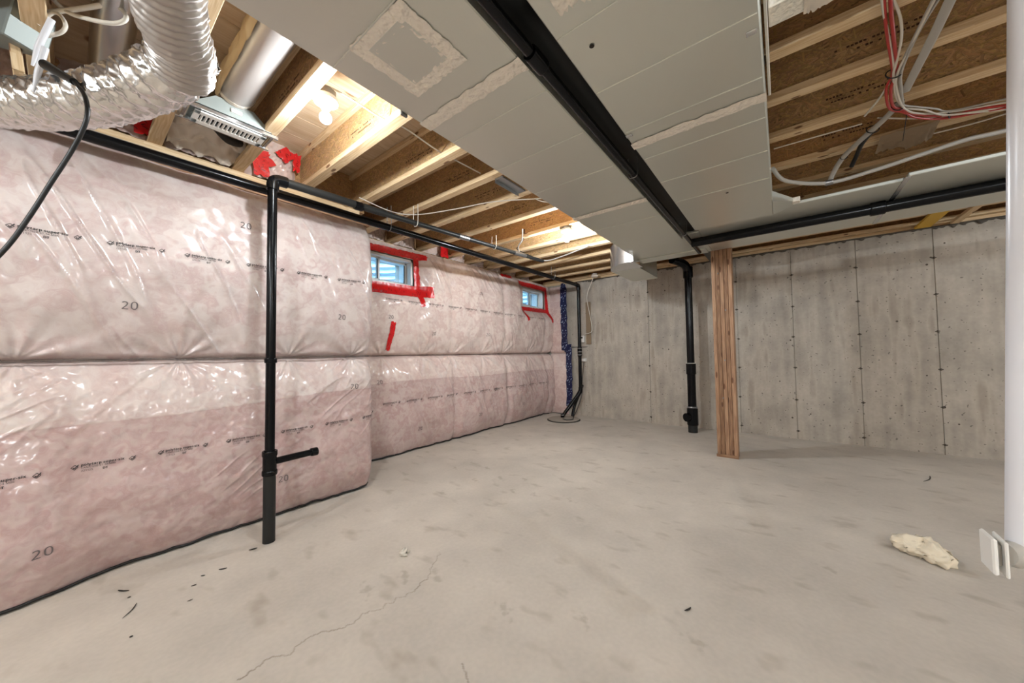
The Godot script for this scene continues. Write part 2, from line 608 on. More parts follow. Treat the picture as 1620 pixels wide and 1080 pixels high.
# print on the sheet: 2D outlines laid on a face; at(lx, ly) -> world
func print_text(text: String, size: float, at: Callable, ox: float, oy: float, mb: MB, bold := false):
	var tm := TextMesh.new()
	var f := SystemFont.new()
	f.font_names = PackedStringArray(["Droid Sans"])
	if bold: f.font_weight = 700
	tm.font = f
	tm.text = text
	tm.font_size = 32
	tm.pixel_size = size / 32.0
	tm.depth = 0.0
	tm.curve_step = 3.0
	tm.horizontal_alignment = HORIZONTAL_ALIGNMENT_LEFT
	var arr := tm.get_mesh_arrays()
	if arr.is_empty(): return
	var vv: PackedVector3Array = arr[Mesh.ARRAY_VERTEX]
	var nn: PackedVector3Array = arr[Mesh.ARRAY_NORMAL]
	var ii = arr[Mesh.ARRAY_INDEX]
	var ids := PackedInt32Array()
	if ii == null or ii.size() == 0:
		for k in vv.size(): ids.append(k)
	else:
		ids = ii
	for k in range(0, ids.size(), 3):
		if nn[ids[k]].z < 0.5: continue
		var b := mb.v.size()
		for q in 3:
			var p := vv[ids[k + q]]
			mb.vert(at.call(p.x + ox, p.y + oy), Vector3(1, 0, 0))
		mb.ix.append_array([b, b + 1, b + 2])

func print_line(pts: Array, w: float, at: Callable, mb: MB):
	for i in pts.size() - 1:
		var a: Vector2 = pts[i]
		var b: Vector2 = pts[i + 1]
		var s := (b - a).normalized().orthogonal() * w * 0.5
		var k := mb.v.size()
		for p in [a - s, b - s, b + s, a + s]:
			mb.vert(at.call(p.x, p.y), Vector3(1, 0, 0))
		mb.ix.append_array([k, k + 1, k + 2, k, k + 2, k + 3])

func sheet_stamp(parent: Node3D, face_x: Callable, z: float, y: float):
	var mb := MB.new()
	var at := func(lx, ly): return Vector3(face_x.call(z - lx, y + ly) + 0.0035, y + ly, z - lx)
	print_text("polytarp super-six", 0.0165, at, 0.028, 0.006, mb, true)
	print_text("CAN/CGSB-51.34-M86", 0.0115, at, 0.030, -0.008, mb)
	print_text("221125", 0.0115, at, 0.030, -0.022, mb)
	print_text("DT", 0.015, at, 0.098, -0.024, mb, true)
	for cx in [0.010, 0.200]:
		var d := 0.0115
		print_line([Vector2(cx - d, 0), Vector2(cx, -d), Vector2(cx + d, 0), Vector2(cx, d), Vector2(cx - d, 0)], 0.0022, at, mb)
		print_line([Vector2(cx - 0.005, 0.0), Vector2(cx, -0.006), Vector2(cx + 0.012, 0.011)], 0.0035, at, mb)
	part(parent, "printed_stamp", mb, M.ink)

func batt_number(parent: Node3D, face_x: Callable, z: float, y: float, grey := false, tilt := 0.0):
	var mb := MB.new()
	var at := func(lx, ly):
		var q := Vector2(lx, ly).rotated(tilt)
		return Vector3(face_x.call(z - q.x, y + q.y) + 0.0035, y + q.y, z - q.x)
	print_text("20", 0.055, at, -0.03, -0.02, mb)
	part(parent, "printed_number", mb, M.ink_grey if grey else M.ink_grey)

func build_near_wall():
	var t := thing("insulation_blanket", "pink batt blanket under clear glossy poly, nearest wall section behind the black standpipe", "insulation", Vector3(-2.86, 0, -0.5))
	var hem := func(z): return 0.80 - 0.03 * z + 0.01 * sin(z * 4.0)
	var z0 := 0.75
	var z1 := -1.655
	var nz := 390
	var lo := MB.new()
	lo.colored = true
	lo.grid(nz, 170, func(i, j):
		var z: float = lerpf(z0, z1, i * 1.0 / nz)
		var y: float = lerpf(0.012, SEAM - 0.002, j / 170.0)
		return Vector3(near_face(z, y) + (0.002 if y > hem.call(z) else 0.0), y, z), Vector3.RIGHT,
		func(i, j, p): return Color(0.87, 0.875, 0.88) if p.y > hem.call(p.z) else Color(0.73, 0.655, 0.665))  # pinker below the hem, and darkened for weaker light near the floor
	part(t, "lower_sheet", lo, M.poly, "pink fibres showing through single poly sheet, tint darkened for weaker light low down")
	var up := MB.new()
	up.colored = true
	up.grid(nz, 178, func(i, j):
		var z: float = lerpf(z0, z1, i * 1.0 / nz)
		var y: float = lerpf(SEAM + 0.002, 2.27, j / 178.0)
		return Vector3(near_face(z, y), y, z), Vector3.RIGHT,
		func(i, j, p): return Color(0.82, 0.83, 0.84))
	part(t, "upper_sheet", up, M.poly)
	var lip := MB.new()
	var path := []
	for k in 61:
		var z := lerpf(z0, -1.62, k / 60.0)
		path.append(Vector3(near_face(z, 0.02) + 0.004, 0.009 + absf(wrinkle.get_noise_1d(z * 6.0)) * 0.02, z))
	lip.tube(path, 0.0075, 8)
	part(t, "sealant_bead", lip, M.sealant, "black sealant line along the floor")
	var strap := MB.new()
	path = []
	for k in 81:
		var z := lerpf(z0, -1.60, k / 80.0)
		path.append(Vector3(-2.845 + 0.012 + wrinkle.get_noise_1d(z * 8.0) * 0.01, SEAM + wrinkle.get_noise_1d(z * 3.0 + 9.0) * 0.01, z))
	strap.tube(path, 0.009, 8, true, 0.5)  # strip laid in the groove as the dark of the open gap
	part(t, "seam_shade_strip", strap, M.seam, "dark strip standing in for the shaded gap along the seam")
	for k in 8: sheet_stamp(t, near_face, 0.187 - 0.2965 * (k - 1) , 1.728)
	for k in 7: sheet_stamp(t, near_face, 0.283 - 0.298 * k, 0.592 + 0.003 * k)
	for q in [[-0.193, 1.427], [-1.328, 1.449], [0.06, 0.258], [-0.70, 2.009], [-0.93, 0.296], [-1.44, 0.89]]:
		batt_number(t, near_face, q[0], q[1])

func build_far_wall():
	var t := thing("insulation_blanket", "pink batt blanket under clear poly around the two small windows", "insulation", Vector3(-3.47, 0, -3.5))
	var z0 := -1.625
	var z1 := -5.56
	var nz := 400
	var lo := MB.new()
	lo.colored = true
	lo.grid(nz, 120, func(i, j):
		var z: float = lerpf(z0, z1, i * 1.0 / nz)
		var y: float = lerpf(0.012, SEAM - 0.002, j / 120.0)
		return Vector3(far_face(z, y) + (0.002 if y > 0.83 else 0.0), y, z), Vector3.RIGHT,
		func(i, j, p): return Color(0.975, 0.955, 0.94) if p.y > 0.83 - 0.01 * sin(p.z * 3.0) else Color(0.79, 0.72, 0.725))  # single sheet is pinker; dimmer light low down is in the tint too
	part(t, "lower_sheet", lo, M.poly, "pink fibres showing through single poly sheet, tint darkened for weaker light low down")
	var up := MB.new()
	up.colored = true
	var inwin := func(z, y): return (y > 1.925 and y < 2.265) and ((z < -1.74 and z > -2.54) or (z < -4.74 and z > -5.43))
	up.grid(nz, 140, func(i, j):
		var z: float = lerpf(z0, z1, i * 1.0 / nz)
		var y: float = lerpf(SEAM + 0.002, 2.385, j / 140.0)
		return Vector3(far_face(z, y), y, z), Vector3.RIGHT,
		func(i, j, p): return Color(0.975, 0.955, 0.935),
		func(i, j): return inwin.call(lerpf(z0, z1, (i + 0.5) / nz), lerpf(SEAM, 2.385, (j + 0.5) / 140.0)))
	part(t, "upper_sheet", up, M.poly)
	var lip := MB.new()
	var path := []
	for k in 81:
		var z := lerpf(-1.65, -5.50, k / 80.0)
		path.append(Vector3(far_face(z, 0.02) + 0.004, 0.009 + absf(wrinkle.get_noise_1d(z * 6.0)) * 0.02, z))
	lip.tube(path, 0.0075, 8)
	part(t, "sealant_bead", lip, M.sealant, "black sealant line along the floor")
	for k in 12:
		var z := -2.08 - 0.2965 * k
		if z > -5.3: sheet_stamp(t, far_face, z, 1.735)
	for k in 12:
		var z := -2.05 - 0.298 * k
		if z > -5.25: sheet_stamp(t, far_face, z, 0.605)
	for q in [[-2.15, 1.56], [-2.75, 1.40], [-3.6, 2.0], [-3.75, 1.42], [-2.55, 0.28], [-3.55, 0.30], [-4.6, 0.32], [-2.02, 0.86], [-3.9, 0.62]]:
		batt_number(t, far_face, q[0], q[1])
	var cn := thing("insulation_blanket", "narrow pink batt strip round the corner beside blue tape", "insulation", Vector3(-3.3, 0, -5.6))
	for tier in 2:
		var mb := MB.new()
		mb.colored = true
		var ya := 0.012 if tier == 0 else SEAM + 0.002
		var yb := SEAM - 0.002 if tier == 0 else 2.36
		mb.grid(28, 80, func(i, j):
			var x: float = lerpf(-3.46, -3.10, i / 28.0)
			var y: float = lerpf(ya, yb, j / 80.0)
			return Vector3(x, y, corner_face(x, y)), Vector3.BACK,
			func(i, j, p): return Color(0.95, 0.88, 0.87) if p.y < 0.8 or p.y > SEAM else Color(0.97, 0.94, 0.93))
		part(cn, "lower_sheet" if tier == 0 else "upper_sheet", mb, M.poly)

# tape strip: centre path, half-width direction for each end, offset along out
func tape(path: Array, side: Vector3, width: float, out: Vector3, ragged := 0.004, bump := 0.002, sd := 0.0) -> MB:
	var mb := MB.new()
	var m := path.size() - 1
	var nu := m * 10
	mb.grid(nu, 4, func(i, j):
		var f = i * 1.0 / nu * m
		var k := mini(int(f), m - 1)
		var p: Vector3 = path[k].lerp(path[k + 1], f - k)
		var w = (j / 4.0 - 0.5) * width
		if j == 0 or j == 4: w += wrinkle.get_noise_2d(f * 9.0 + sd, j * 9.0) * ragged
		return p + side * w + out * (0.002 + absf(wrinkle.get_noise_3d(f * 30.0 + sd, j * 8.0, sd)) * bump), out, null, null,
		func(i, j): return Vector2(i * 1.0 / nu * path[0].distance_to(path[m]), j / 4.0))
	return mb

func wall_tape(parent: Node3D, called: String, fx: Callable, a: Vector2, b: Vector2, width: float, m: Material, sd := 0.0, across := Vector2.ZERO):
	# a, b = (z, y) ends on a sheet face
	var mb := MB.new()
	var d := (b - a)
	var s := d.normalized().orthogonal() if across == Vector2.ZERO else across
	var nu := maxi(8, int(d.length() / 0.02))
	mb.grid(nu, 5, func(i, j):
		var w = (j / 5.0 - 0.5) * width
		if j == 0 or j == 5: w += wrinkle.get_noise_2d(i * 3.0 + sd, j * 9.0) * 0.008
		var p = a + d * (i * 1.0 / nu) + s * w
		if i == 0 or i == nu: p += d.normalized() * wrinkle.get_noise_2d(j * 13.0, sd) * 0.03
		return Vector3(fx.call(p.x, p.y) + 0.004 + absf(wrinkle.get_noise_2d(i * 7.0 + sd, j * 9.0)) * 0.008, p.y, p.x), Vector3.RIGHT, null, null,
		func(i, j): return Vector2(i * 1.0 / nu * d.length(), j / 5.0))
	return part(parent, called, mb, m)

# ---------------------------------------------------------------- shell
func build_shell():
	var fl := thing("floor", "smooth dusty concrete slab with hairline cracks", "", Vector3.ZERO, "", "structure")
	var mb := MB.new()
	mb.face([Vector3(-3.65, 0, -5.8), Vector3(3.65, 0, -5.8), Vector3(3.65, 0, 0.5), Vector3(-3.65, 0, 0.5)], Vector3.UP, [Vector2(0, 0), Vector2(1, 0), Vector2(1, 1), Vector2(0, 1)])
	mb.face([Vector3(-3.65, 0, 6.8), Vector3(3.65, 0, 6.8), Vector3(3.65, 0, 0.5), Vector3(-3.65, 0, 0.5)], Vector3.UP, [Vector2(0, 0), Vector2(1, 0), Vector2(1, 1), Vector2(0, 1)])
	mb.bb(Vector3(-3.9, -0.12, -6.0), Vector3(3.9, -0.001, 4.0))
	part(fl, "slab", mb, M.floor)

	# back wall: cast between form panels 0.6 m wide, joints and tie ends showing
	var wb := thing("wall_back", "grey cast concrete foundation wall with form joints and tie marks", "", Vector3(0, 0, -5.67), "", "structure")
	mb = MB.new()
	mb.bb(Vector3(-3.85, 0, -5.90), Vector3(3.8, 2.40, -5.668))
	part(wb, "core", mb, M.concrete)
	var seams := []
	for k in range(-3, 6): seams.append(0.119 + 0.593 * k)
	for k in range(-1, seams.size()):
		var xa: float = seams[k] + 0.0028 if k >= 0 else -3.62
		var xb: float = seams[k + 1] - 0.0028 if k + 1 < seams.size() else 3.6
		if xb - xa < 0.01: continue
		mb = MB.new()
		var zf := -5.66 + rng.randf_range(-0.002, 0.002)
		var uvw := func(p): return Vector2((p.x + 3.62) / 7.22, 1.0 - p.y / 2.40)
		var A := Vector3(xa, 0, zf - 0.002)
		var B := Vector3(xb, 0, zf - 0.002)
		var top := Vector3(0, 2.40, 0)
		var q := Vector3(0.0015, 0, 0.002)
		var q2 := Vector3(-0.0015, 0, 0.002)
		for f in [[A + q, B + q2, B + q2 + top, A + q + top], [A, A + q, A + q + top, A + top], [B + q2, B, B + top, B + q2 + top]]:
			mb.face(f, Vector3.BACK, f.map(uvw))
		for f in [[A, A + top, A + top + Vector3(0, 0, -0.01), A + Vector3(0, 0, -0.01)]]:
			mb.face(f, Vector3.LEFT, f.map(uvw))
		for f in [[B, B + top, B + top + Vector3(0, 0, -0.01), B + Vector3(0, 0, -0.01)]]:
			mb.face(f, Vector3.RIGHT, f.map(uvw))
		part(wb, "form_panel", mb, M.wall_concrete)
	for s in seams:
		for y in [0.104, 0.495, 0.89, 1.283, 1.68, 2.07]:
			mb = MB.new()
			var c := Vector3(s + rng.randf_range(-0.006, 0.006), y + rng.randf_range(-0.01, 0.01), -5.66)
			mb.box(c, Vector3(0.038, 0.010, 0.008), 0.003, Basis(Vector3.BACK, rng.randf_range(-0.2, 0.2)))
			mb.box(c + Vector3(0, 0, 0.003), Vector3(0.016, 0.024, 0.010), 0.004)
			part(wb, "tie_end", mb, M.tie)
	for k in 46:                                   # bug holes and spalls
		mb = MB.new()
		var c := Vector3(rng.randf_range(-2.4, 2.0), rng.randf_range(0.08, 2.3), -5.6585)
		mb.lathe([Vector2(0, 0.0), Vector2(rng.randf_range(0.004, 0.011), 0.0008)], c + Vector3(0, 0, 0.002), Vector3.BACK, 7)
		part(wb, "bug_hole", mb, M.tie)

	# left wall: steps out behind the near batts
	var wl := thing("wall_left", "concrete foundation wall behind the pink insulation", "", Vector3(-3.62, 0, -2), "", "structure")
	mb = MB.new()
	for b in [[0.0, 1.93, -1.64, -5.68], [2.26, 2.40, -1.64, -5.68], [1.93, 2.26, -1.64, -1.75], [1.93, 2.26, -2.53, -4.75], [1.93, 2.26, -5.42, -5.68]]:
		mb.bb(Vector3(-3.85, b[0], b[3]), Vector3(-3.62, b[1], b[2]))
	part(wl, "foundation", mb, M.concrete)
	wl = thing("wall_left_near", "concrete foundation wall behind the nearest pink insulation", "", Vector3(-3.1, 0, 1), "", "structure")
	mb = MB.new()
	mb.bb(Vector3(-3.2, 0, -1.60), Vector3(-2.99, 2.40, 3.6))
	part(wl, "foundation", mb, M.concrete)
	wl = thing("wall_left_return", "short concrete return where the insulated wall jogs", "", Vector3(-3.4, 0, -1.62), "", "structure")
	mb = MB.new()
	mb.bb(Vector3(-3.85, 0, -1.62), Vector3(-3.2, 2.40, -1.58))
	part(wl, "foundation", mb, M.concrete)
	wl = thing("trim_2", "wooden rim boards and plates above the insulated wall", "", Vector3(-3.3, 2.4, -2), "", "structure")
	mb = MB.new()
	mb.bb(Vector3(-3.06, 2.44, -1.62), Vector3(-3.02, 2.745, 3.6))
	mb.bb(Vector3(-3.85, 2.44, -1.66), Vector3(-3.02, 2.745, -1.62))
	mb.bb(Vector3(-3.72, 2.44, -5.86), Vector3(-3.68, 2.76, -1.60))
	part(wl, "rim_board", mb, M.osb_b)
	mb = MB.new()
	mb.bb(Vector3(-3.14, 2.40, -1.60), Vector3(-2.99, 2.44, 3.6), 0.002)
	mb.bb(Vector3(-3.76, 2.40, -5.68), Vector3(-3.60, 2.44, -1.60), 0.002)
	part(wl, "sill_plate", mb, M.lumber)
	mb = MB.new()
	mb.bb(Vector3(-2.99, 2.265, -1.62), Vector3(-2.86, 2.303, 0.9), 0.002)
	part(wl, "top_plate", mb, M.stud)

	var wr := thing("wall_right", "plain concrete foundation wall opposite the insulation", "", Vector3(3.6, 0, -1), "", "structure")
	mb = MB.new()
	mb.bb(Vector3(3.6, 0, -5.9), Vector3(3.8, 2.745, 3.8))
	part(wr, "foundation", mb, M.concrete)
	var wf := thing("wall_front", "plain concrete foundation wall behind the viewpoint", "", Vector3(0, 0, 3.6), "", "structure")
	mb = MB.new()
	mb.bb(Vector3(-3.3, 0, 3.6), Vector3(3.7, 2.745, 3.8))
	part(wf, "foundation", mb, M.concrete)

	# sill and rim at the back wall
	var tr := thing("trim_1", "wooden sill plates and rim board on the back wall", "", Vector3(0, 2.4, -5.66), "", "structure")
	mb = MB.new()
	mb.bb(Vector3(-3.9, 2.40, -5.85), Vector3(3.7, 2.448, -5.655), 0.002)
	part(tr, "sill_plate", mb, M.lumber)
	mb = MB.new()
	mb.bb(Vector3(-3.6, 2.45, -5.79), Vector3(3.6, 2.486, -5.60), 0.002, Vector2(0.4, 0.1))
	part(tr, "sill_plate", mb, M.lumber)
	mb = MB.new()
	mb.bb(Vector3(-3.9, 2.44, -5.90), Vector3(3.8, 2.76, -5.80))
	part(tr, "rim_board", mb, M.osb_b)
	mb = MB.new()                                  # ragged grey foam and mortar under the sill
	mb.grid(420, 5, func(i, j):
		var x := lerpf(-2.95, 3.5, i / 420.0)
		var a = j / 5.0
		var drop := maxf(0.0, wrinkle.get_noise_1d(x * 9.0)) * 0.06 + 0.018
		return Vector3(x, 2.415 - a * drop, -5.655 + sin(a * PI) * (0.014 + 0.02 * absf(wrinkle.get_noise_2d(x * 22.0, a * 3.0)))), Vector3.BACK)
	part(tr, "foam_gasket", mb, M.gasket, "ragged grey foam strip under the sill")

	# subfloor seen between the joists
	var ce := thing("ceiling", "underside of the plank subfloor above the joists", "", Vector3(0, 2.745, 0), "", "structure")
	mb = MB.new()
	mb.bb(Vector3(-3.9, 2.758, -5.9), Vector3(3.9, 2.80, 3.9))
	part(ce, "upper_layer", mb, M.plank)
	var zs := [1.1, -1.36, -3.80, -5.82]
	for r in 3:
		var x := -3.72 + 0.12 * r
		while x < 2.3:
			mb = MB.new()
			var w := 0.238
			mb.bb(Vector3(x, 2.743, zs[r + 1] + 0.001), Vector3(x + w - 0.003, 2.757, zs[r] - 0.001), 0.0015, Vector2(rng.randf() * 3.0, rng.randf()))
			part(ce, "subfloor_board", mb, M.plank)
			x += w
	mb = MB.new()
	mb.bb(Vector3(-3.5, 2.745, 1.1), Vector3(3.6, 2.757, 3.6))
	mb.bb(Vector3(2.3, 2.745, -5.8), Vector3(3.6, 2.757, 1.1))
	part(ce, "subfloor_sheet", mb, M.plank)

var joist_z := [0.90, 0.49, 0.08, -0.328, -0.738, -1.154, -1.579, -1.96, -2.326, -2.74, -3.2, -3.61, -4.02, -4.43, -4.84, -5.25]
var ordinals := ["first", "second", "third", "fourth", "fifth", "sixth", "seventh", "eighth", "ninth", "tenth", "eleventh", "twelfth", "thirteenth", "fourteenth", "fifteenth", "sixteenth"]

func build_joists():
	var n := joist_z.size()
	for k in n:
		var z: float = joist_z[k] + 0.0318
		var xl := -3.02 if z > -1.6 else -3.66
		var lab: String = "engineered wood floor joist with oriented strand web, %s from the concrete back wall" % ordinals[n - 1 - k]
		var t := thing("floor_joist", lab, "joist", Vector3(0, 2.44, z), "parallel floor joists overhead")
		var mb := MB.new()
		mb.bb(Vector3(xl, 2.44, z - 0.0318), Vector3(3.6, 2.478, z + 0.0318), 0.002, Vector2(rng.randf() * 4.0, rng.randf()))
		part(t, "bottom_flange", mb, M.lumber)
		mb = MB.new()
		mb.bb(Vector3(xl, 2.704, z - 0.0318), Vector3(3.6, 2.742, z + 0.0318), 0.002, Vector2(rng.randf() * 4.0, rng.randf()))
		part(t, "top_flange", mb, M.lumber)
		mb = MB.new()
		mb.bb(Vector3(xl, 2.478, z - 0.005), Vector3(3.6, 2.704, z + 0.005), 0.0, Vector2(rng.randf() * 4.0, rng.randf()))
		part(t, "web", mb, M.osb if k % 3 != 1 else M.osb_b)
		if z < -0.5 and z > -3.5:                       # stamped marks, too blurred to read
			mb = MB.new()
			for q in [-2.2, 0.25]:
				for row in 2:
					for c in 20:
						if rng.randf() < 0.4: continue
						var x: float = q + c * 0.0145 + row * 0.02
						mb.bb(Vector3(x, 2.575 - row * 0.025, z + 0.0052), Vector3(x + 0.010, 2.582 - row * 0.025 + rng.randf() * 0.004, z + 0.0058))
			part(t, "stamped_marks", mb, M.stamp).set_meta("kind", "stuff")
	# batts closing each bay over the insulated wall
	for k in n - 1:
		var za: float = joist_z[k]
		var zb: float = joist_z[k + 1] + 0.0635
		if za > 0.6: continue
		var x0 := -2.985 if zb > -1.55 else -3.60
		if za > -1.7 and zb < -1.5: x0 = -3.60
		var mb := MB.new()
		mb.colored = true
		mb.grid(22, 16, func(i, j):
			var u: float = i / 22.0
			var w: float = j / 16.0
			return Vector3(x0 - 0.05 + 0.07 * plump(u, 4.0) * plump(w * 0.5 + 0.25, 4.0) + wrinkle.get_noise_2d(u * 9.0 + k * 7.0, w * 7.0) * 0.025, lerpf(2.44, 2.742, w), lerpf(za, zb, u)), Vector3.RIGHT,
			func(i, j, p): return Color(0.93, 0.88, 0.84))
		var place: String = "beyond" if za < -1.6 else "above"
		single("rim_batt", mb, M.poly, "poly wrapped batt closing the joist bay, %s bay from the back wall" % ordinals[n - 2 - k], "insulation", "batts in the joist bays")

# ---------------------------------------------------------------- windows
func build_window(idx: int, z0: float, z1: float, label: String):
	# z0 > z1; opening y 1.93..2.26
	var ya := 1.93
	var yb := 2.26
	var t := thing("window_%d" % idx, label, "", Vector3(-3.6, ya, (z0 + z1) * 0.5), "", "structure")
	var mb := MB.new()
	for b in [[ya, ya + 0.03, z0, z1], [yb - 0.03, yb, z0, z1], [ya, yb, z0, z0 - 0.03], [ya, yb, z1 + 0.03, z1]]:
		mb.bb(Vector3(-3.72, b[0], b[3]), Vector3(-3.482, b[1], b[2]), 0.003)
	part(t, "window_frame", mb, M.vinyl)
	var zm := z0 - (z0 - z1) * 0.47
	for s in 2:
		var a := z0 - 0.032 if s == 0 else zm + 0.012
		var b := zm - 0.012 if s == 0 else z1 + 0.032
		var xc := -3.545 - 0.03 * s
		var sash := MB.new()
		var w := 0.022
		for q in [[ya + 0.03, ya + 0.03 + w, a, b], [yb - 0.03 - w, yb - 0.03, a, b], [ya + 0.03, yb - 0.03, a, a - w], [ya + 0.03, yb - 0.03, b + w, b]]:
			sash.bb(Vector3(xc - 0.012, q[0], q[3]), Vector3(xc + 0.012, q[1], q[2]), 0.002)
		var o := part(t, "sash", sash, M.vinyl)
		var gk := MB.new()
		gk.bb(Vector3(xc - 0.004, ya + 0.052, b + w), Vector3(xc + 0.004, ya + 0.057, a - w))
		gk.bb(Vector3(xc - 0.004, ya + 0.05, b + w), Vector3(xc + 0.004, yb - 0.05, b + w + 0.006))
		part(o, "gasket", gk, M.window_gasket)
		var p := MB.new()
		p.bb(Vector3(xc - 0.002, ya + 0.05, b + w), Vector3(xc + 0.002, yb - 0.05, a - w))
		part(o, "pane", p, M.glass)
	# steel window well outside
	var zc := (z0 + z1) * 0.5
	var wl := thing("window_well", "corrugated steel well outside %s window" % ("the nearer" if idx == 1 else "the farther"), "window well", Vector3(-3.9, 1.5, zc), "window wells")
	mb = MB.new()
	mb.grid(24, 90, func(i, j):
		var a := lerpf(-PI / 2, PI / 2, i / 24.0)
		var y := lerpf(1.6, 2.75, j / 90.0)
		var r := 0.62 + 0.016 * sin(y * 75.0)
		return Vector3(-3.85 - cos(a) * r, y, zc + sin(a) * r), Vector3.RIGHT)
	part(wl, "corrugated_shell", mb, M.well)
	mb = MB.new()
	var bed := []
	for k in 17:
		var a := lerpf(-PI / 2, PI / 2, k / 16.0)
		bed.append(Vector3(-3.855 - cos(a) * 0.61, 1.62, zc + sin(a) * 0.61))
	mb.face(bed, Vector3.UP)
	part(wl, "gravel_bed", mb, M.gravel)

# ---------------------------------------------------------------- pipes
func coupling(t: Node3D, called: String, a: Vector3, b: Vector3, r: float, m: Material):
	var mb := MB.new()
	var d := (b - a).normalized()
	var L := a.distance_to(b)
	mb.lathe([Vector2(r * 0.8, 0), Vector2(r, 0), Vector2(r * 1.05, 0.006), Vector2(r * 1.05, L - 0.006), Vector2(r, L), Vector2(r * 0.8, L)], a, d, 18)
	return part(t, called, mb, m)

func pipe(t: Node3D, called: String, pts: Array, r: float, m: Material, sides := 18):
	var mb := MB.new()
	mb.tube(pts, r, sides)
	return part(t, called, mb, m)

func build_pipes():
	# standpipe in front of the near batts
	var p := Vector3(-2.5, 0, -0.768)
	var t := thing("drain_standpipe", "black plastic drain standpipe with side stub in front of pink insulation", "pipe", p)
	pipe(t, "lower_pipe", [p, p + Vector3(0, 0.45, 0)], 0.033, M.abs_dusty)
	pipe(t, "upper_pipe", [p + Vector3(0, 0.5, 0), p + Vector3(0, 2.20, 0)], 0.0265, M.abs_pipe)
	coupling(t, "tee_fitting", p + Vector3(0, 0.405, 0), p + Vector3(0, 0.545, 0), 0.035, M.abs_pipe)
	coupling(t, "tee_rim", p + Vector3(0, 0.515, 0), p + Vector3(0, 0.548, 0), 0.039, M.abs_pipe)
	coupling(t, "tee_rim", p + Vector3(0, 0.40, 0), p + Vector3(0, 0.43, 0), 0.039, M.abs_pipe)
	pipe(t, "side_stub", smooth([p + Vector3(0.0, 0.478, 0), p + Vector3(0.0, 0.478, -0.06), p + Vector3(0, 0.480, -0.12), p + Vector3(0, 0.483, -0.26)], 3), 0.021, M.abs_pipe)
	coupling(t, "stub_cap", p + Vector3(0, 0.483, -0.235), p + Vector3(0, 0.483, -0.275), 0.026, M.abs_pipe)
	coupling(t, "joint_ring", p + Vector3(0, 1.085, 0), p + Vector3(0, 1.115, 0), 0.032, M.abs_pipe)
	var top := p + Vector3(0, 2.245, 0)
	var el := MB.new()
	el.tube(smooth([top + Vector3(0, -0.07, 0), top + Vector3(0, -0.02, -0.005), top + Vector3(0, 0.0, -0.03), top + Vector3(0, 0.004, -0.08)], 6), 0.035, 16)
	part(t, "elbow", el, M.abs_pipe)
	pipe(t, "overhead_run", [top + Vector3(0, 0.004, -0.06), Vector3(-2.5, 2.268, -1.55)], 0.027, M.abs_dusty)
	coupling(t, "joint_ring", Vector3(-2.5, 2.256, -1.30), Vector3(-2.5, 2.258, -1.36), 0.031, M.abs_pipe)
	# grey conduit run continuing it
	t = thing("conduit_run", "grey metal conduit running overhead from the standpipe elbow", "conduit", Vector3(-2.5, 2.26, -2.4))
	pipe(t, "tube", [Vector3(-2.5, 2.268, -1.55), Vector3(-2.5, 2.36, -3.9)], 0.022, M.abs_dusty, 14)
	coupling(t, "connector", Vector3(-2.5, 2.30, -2.36), Vector3(-2.5, 2.305, -2.5), 0.025, M.steel)
	coupling(t, "connector", Vector3(-2.5, 2.335, -3.27), Vector3(-2.5, 2.345, -3.5), 0.025, M.steel)
	for z in [-1.85, -2.9]:
		var mb := MB.new()
		var y = 2.268 + (-1.55 - z) * 0.039
		mb.tube(smooth([Vector3(-2.53, 2.44, z), Vector3(-2.53, y, z), Vector3(-2.5, y - 0.03, z), Vector3(-2.47, y, z), Vector3(-2.47, 2.44, z)], 5), 0.003, 6)
		part(t, "hanger_wire", mb, M.white_cable)

	# long pipe along the top of the insulated wall down to the sump
	t = thing("sump_discharge_pipe", "long black pipe along the insulated wall dropping to the sump pit", "pipe", Vector3(-2.72, 2.25, -2.5))
	var fin := Vector3(-2.75, 2.29, -5.36)
	pipe(t, "overhead_run", [Vector3(-2.70, 2.238, 0.9), Vector3(-2.70, 2.24, 0.0), fin], 0.030, M.abs_pipe)
	el = MB.new()
	el.tube(smooth([fin + Vector3(0, 0, 0.04), fin + Vector3(0, 0, -0.02), fin + Vector3(0, -0.02, -0.045), fin + Vector3(0, -0.08, -0.05)], 6), 0.036, 16)
	part(t, "elbow", el, M.abs_pipe)
	pipe(t, "riser", [Vector3(-2.75, 2.23, -5.41), Vector3(-2.75, 0.50, -5.41)], 0.030, M.abs_pipe)
	coupling(t, "rubber_coupling", Vector3(-2.75, 1.06, -5.41), Vector3(-2.75, 1.22, -5.41), 0.037, M.abs_pipe)
	for y in [1.08, 1.13, 1.19]:
		coupling(t, "hose_clamp", Vector3(-2.75, y, -5.41), Vector3(-2.75, y + 0.014, -5.41), 0.0385, M.steel)
	el = MB.new()
	el.tube(smooth([Vector3(-2.75, 0.53, -5.41), Vector3(-2.752, 0.48, -5.41), Vector3(-2.765, 0.44, -5.40), Vector3(-2.79, 0.39, -5.38)], 5), 0.036, 16)
	part(t, "elbow", el, M.abs_pipe)
	pipe(t, "slanted_leg", [Vector3(-2.78, 0.41, -5.385), Vector3(-2.985, 0.05, -5.19)], 0.030, M.abs_pipe)
	pipe(t, "lower_leg", [Vector3(-2.985, 0.085, -5.19), Vector3(-2.985, 0.028, -5.19)], 0.033, M.abs_pipe)
	coupling(t, "hose_clamp", Vector3(-2.985, 0.06, -5.19), Vector3(-2.985, 0.075, -5.19), 0.035, M.steel)
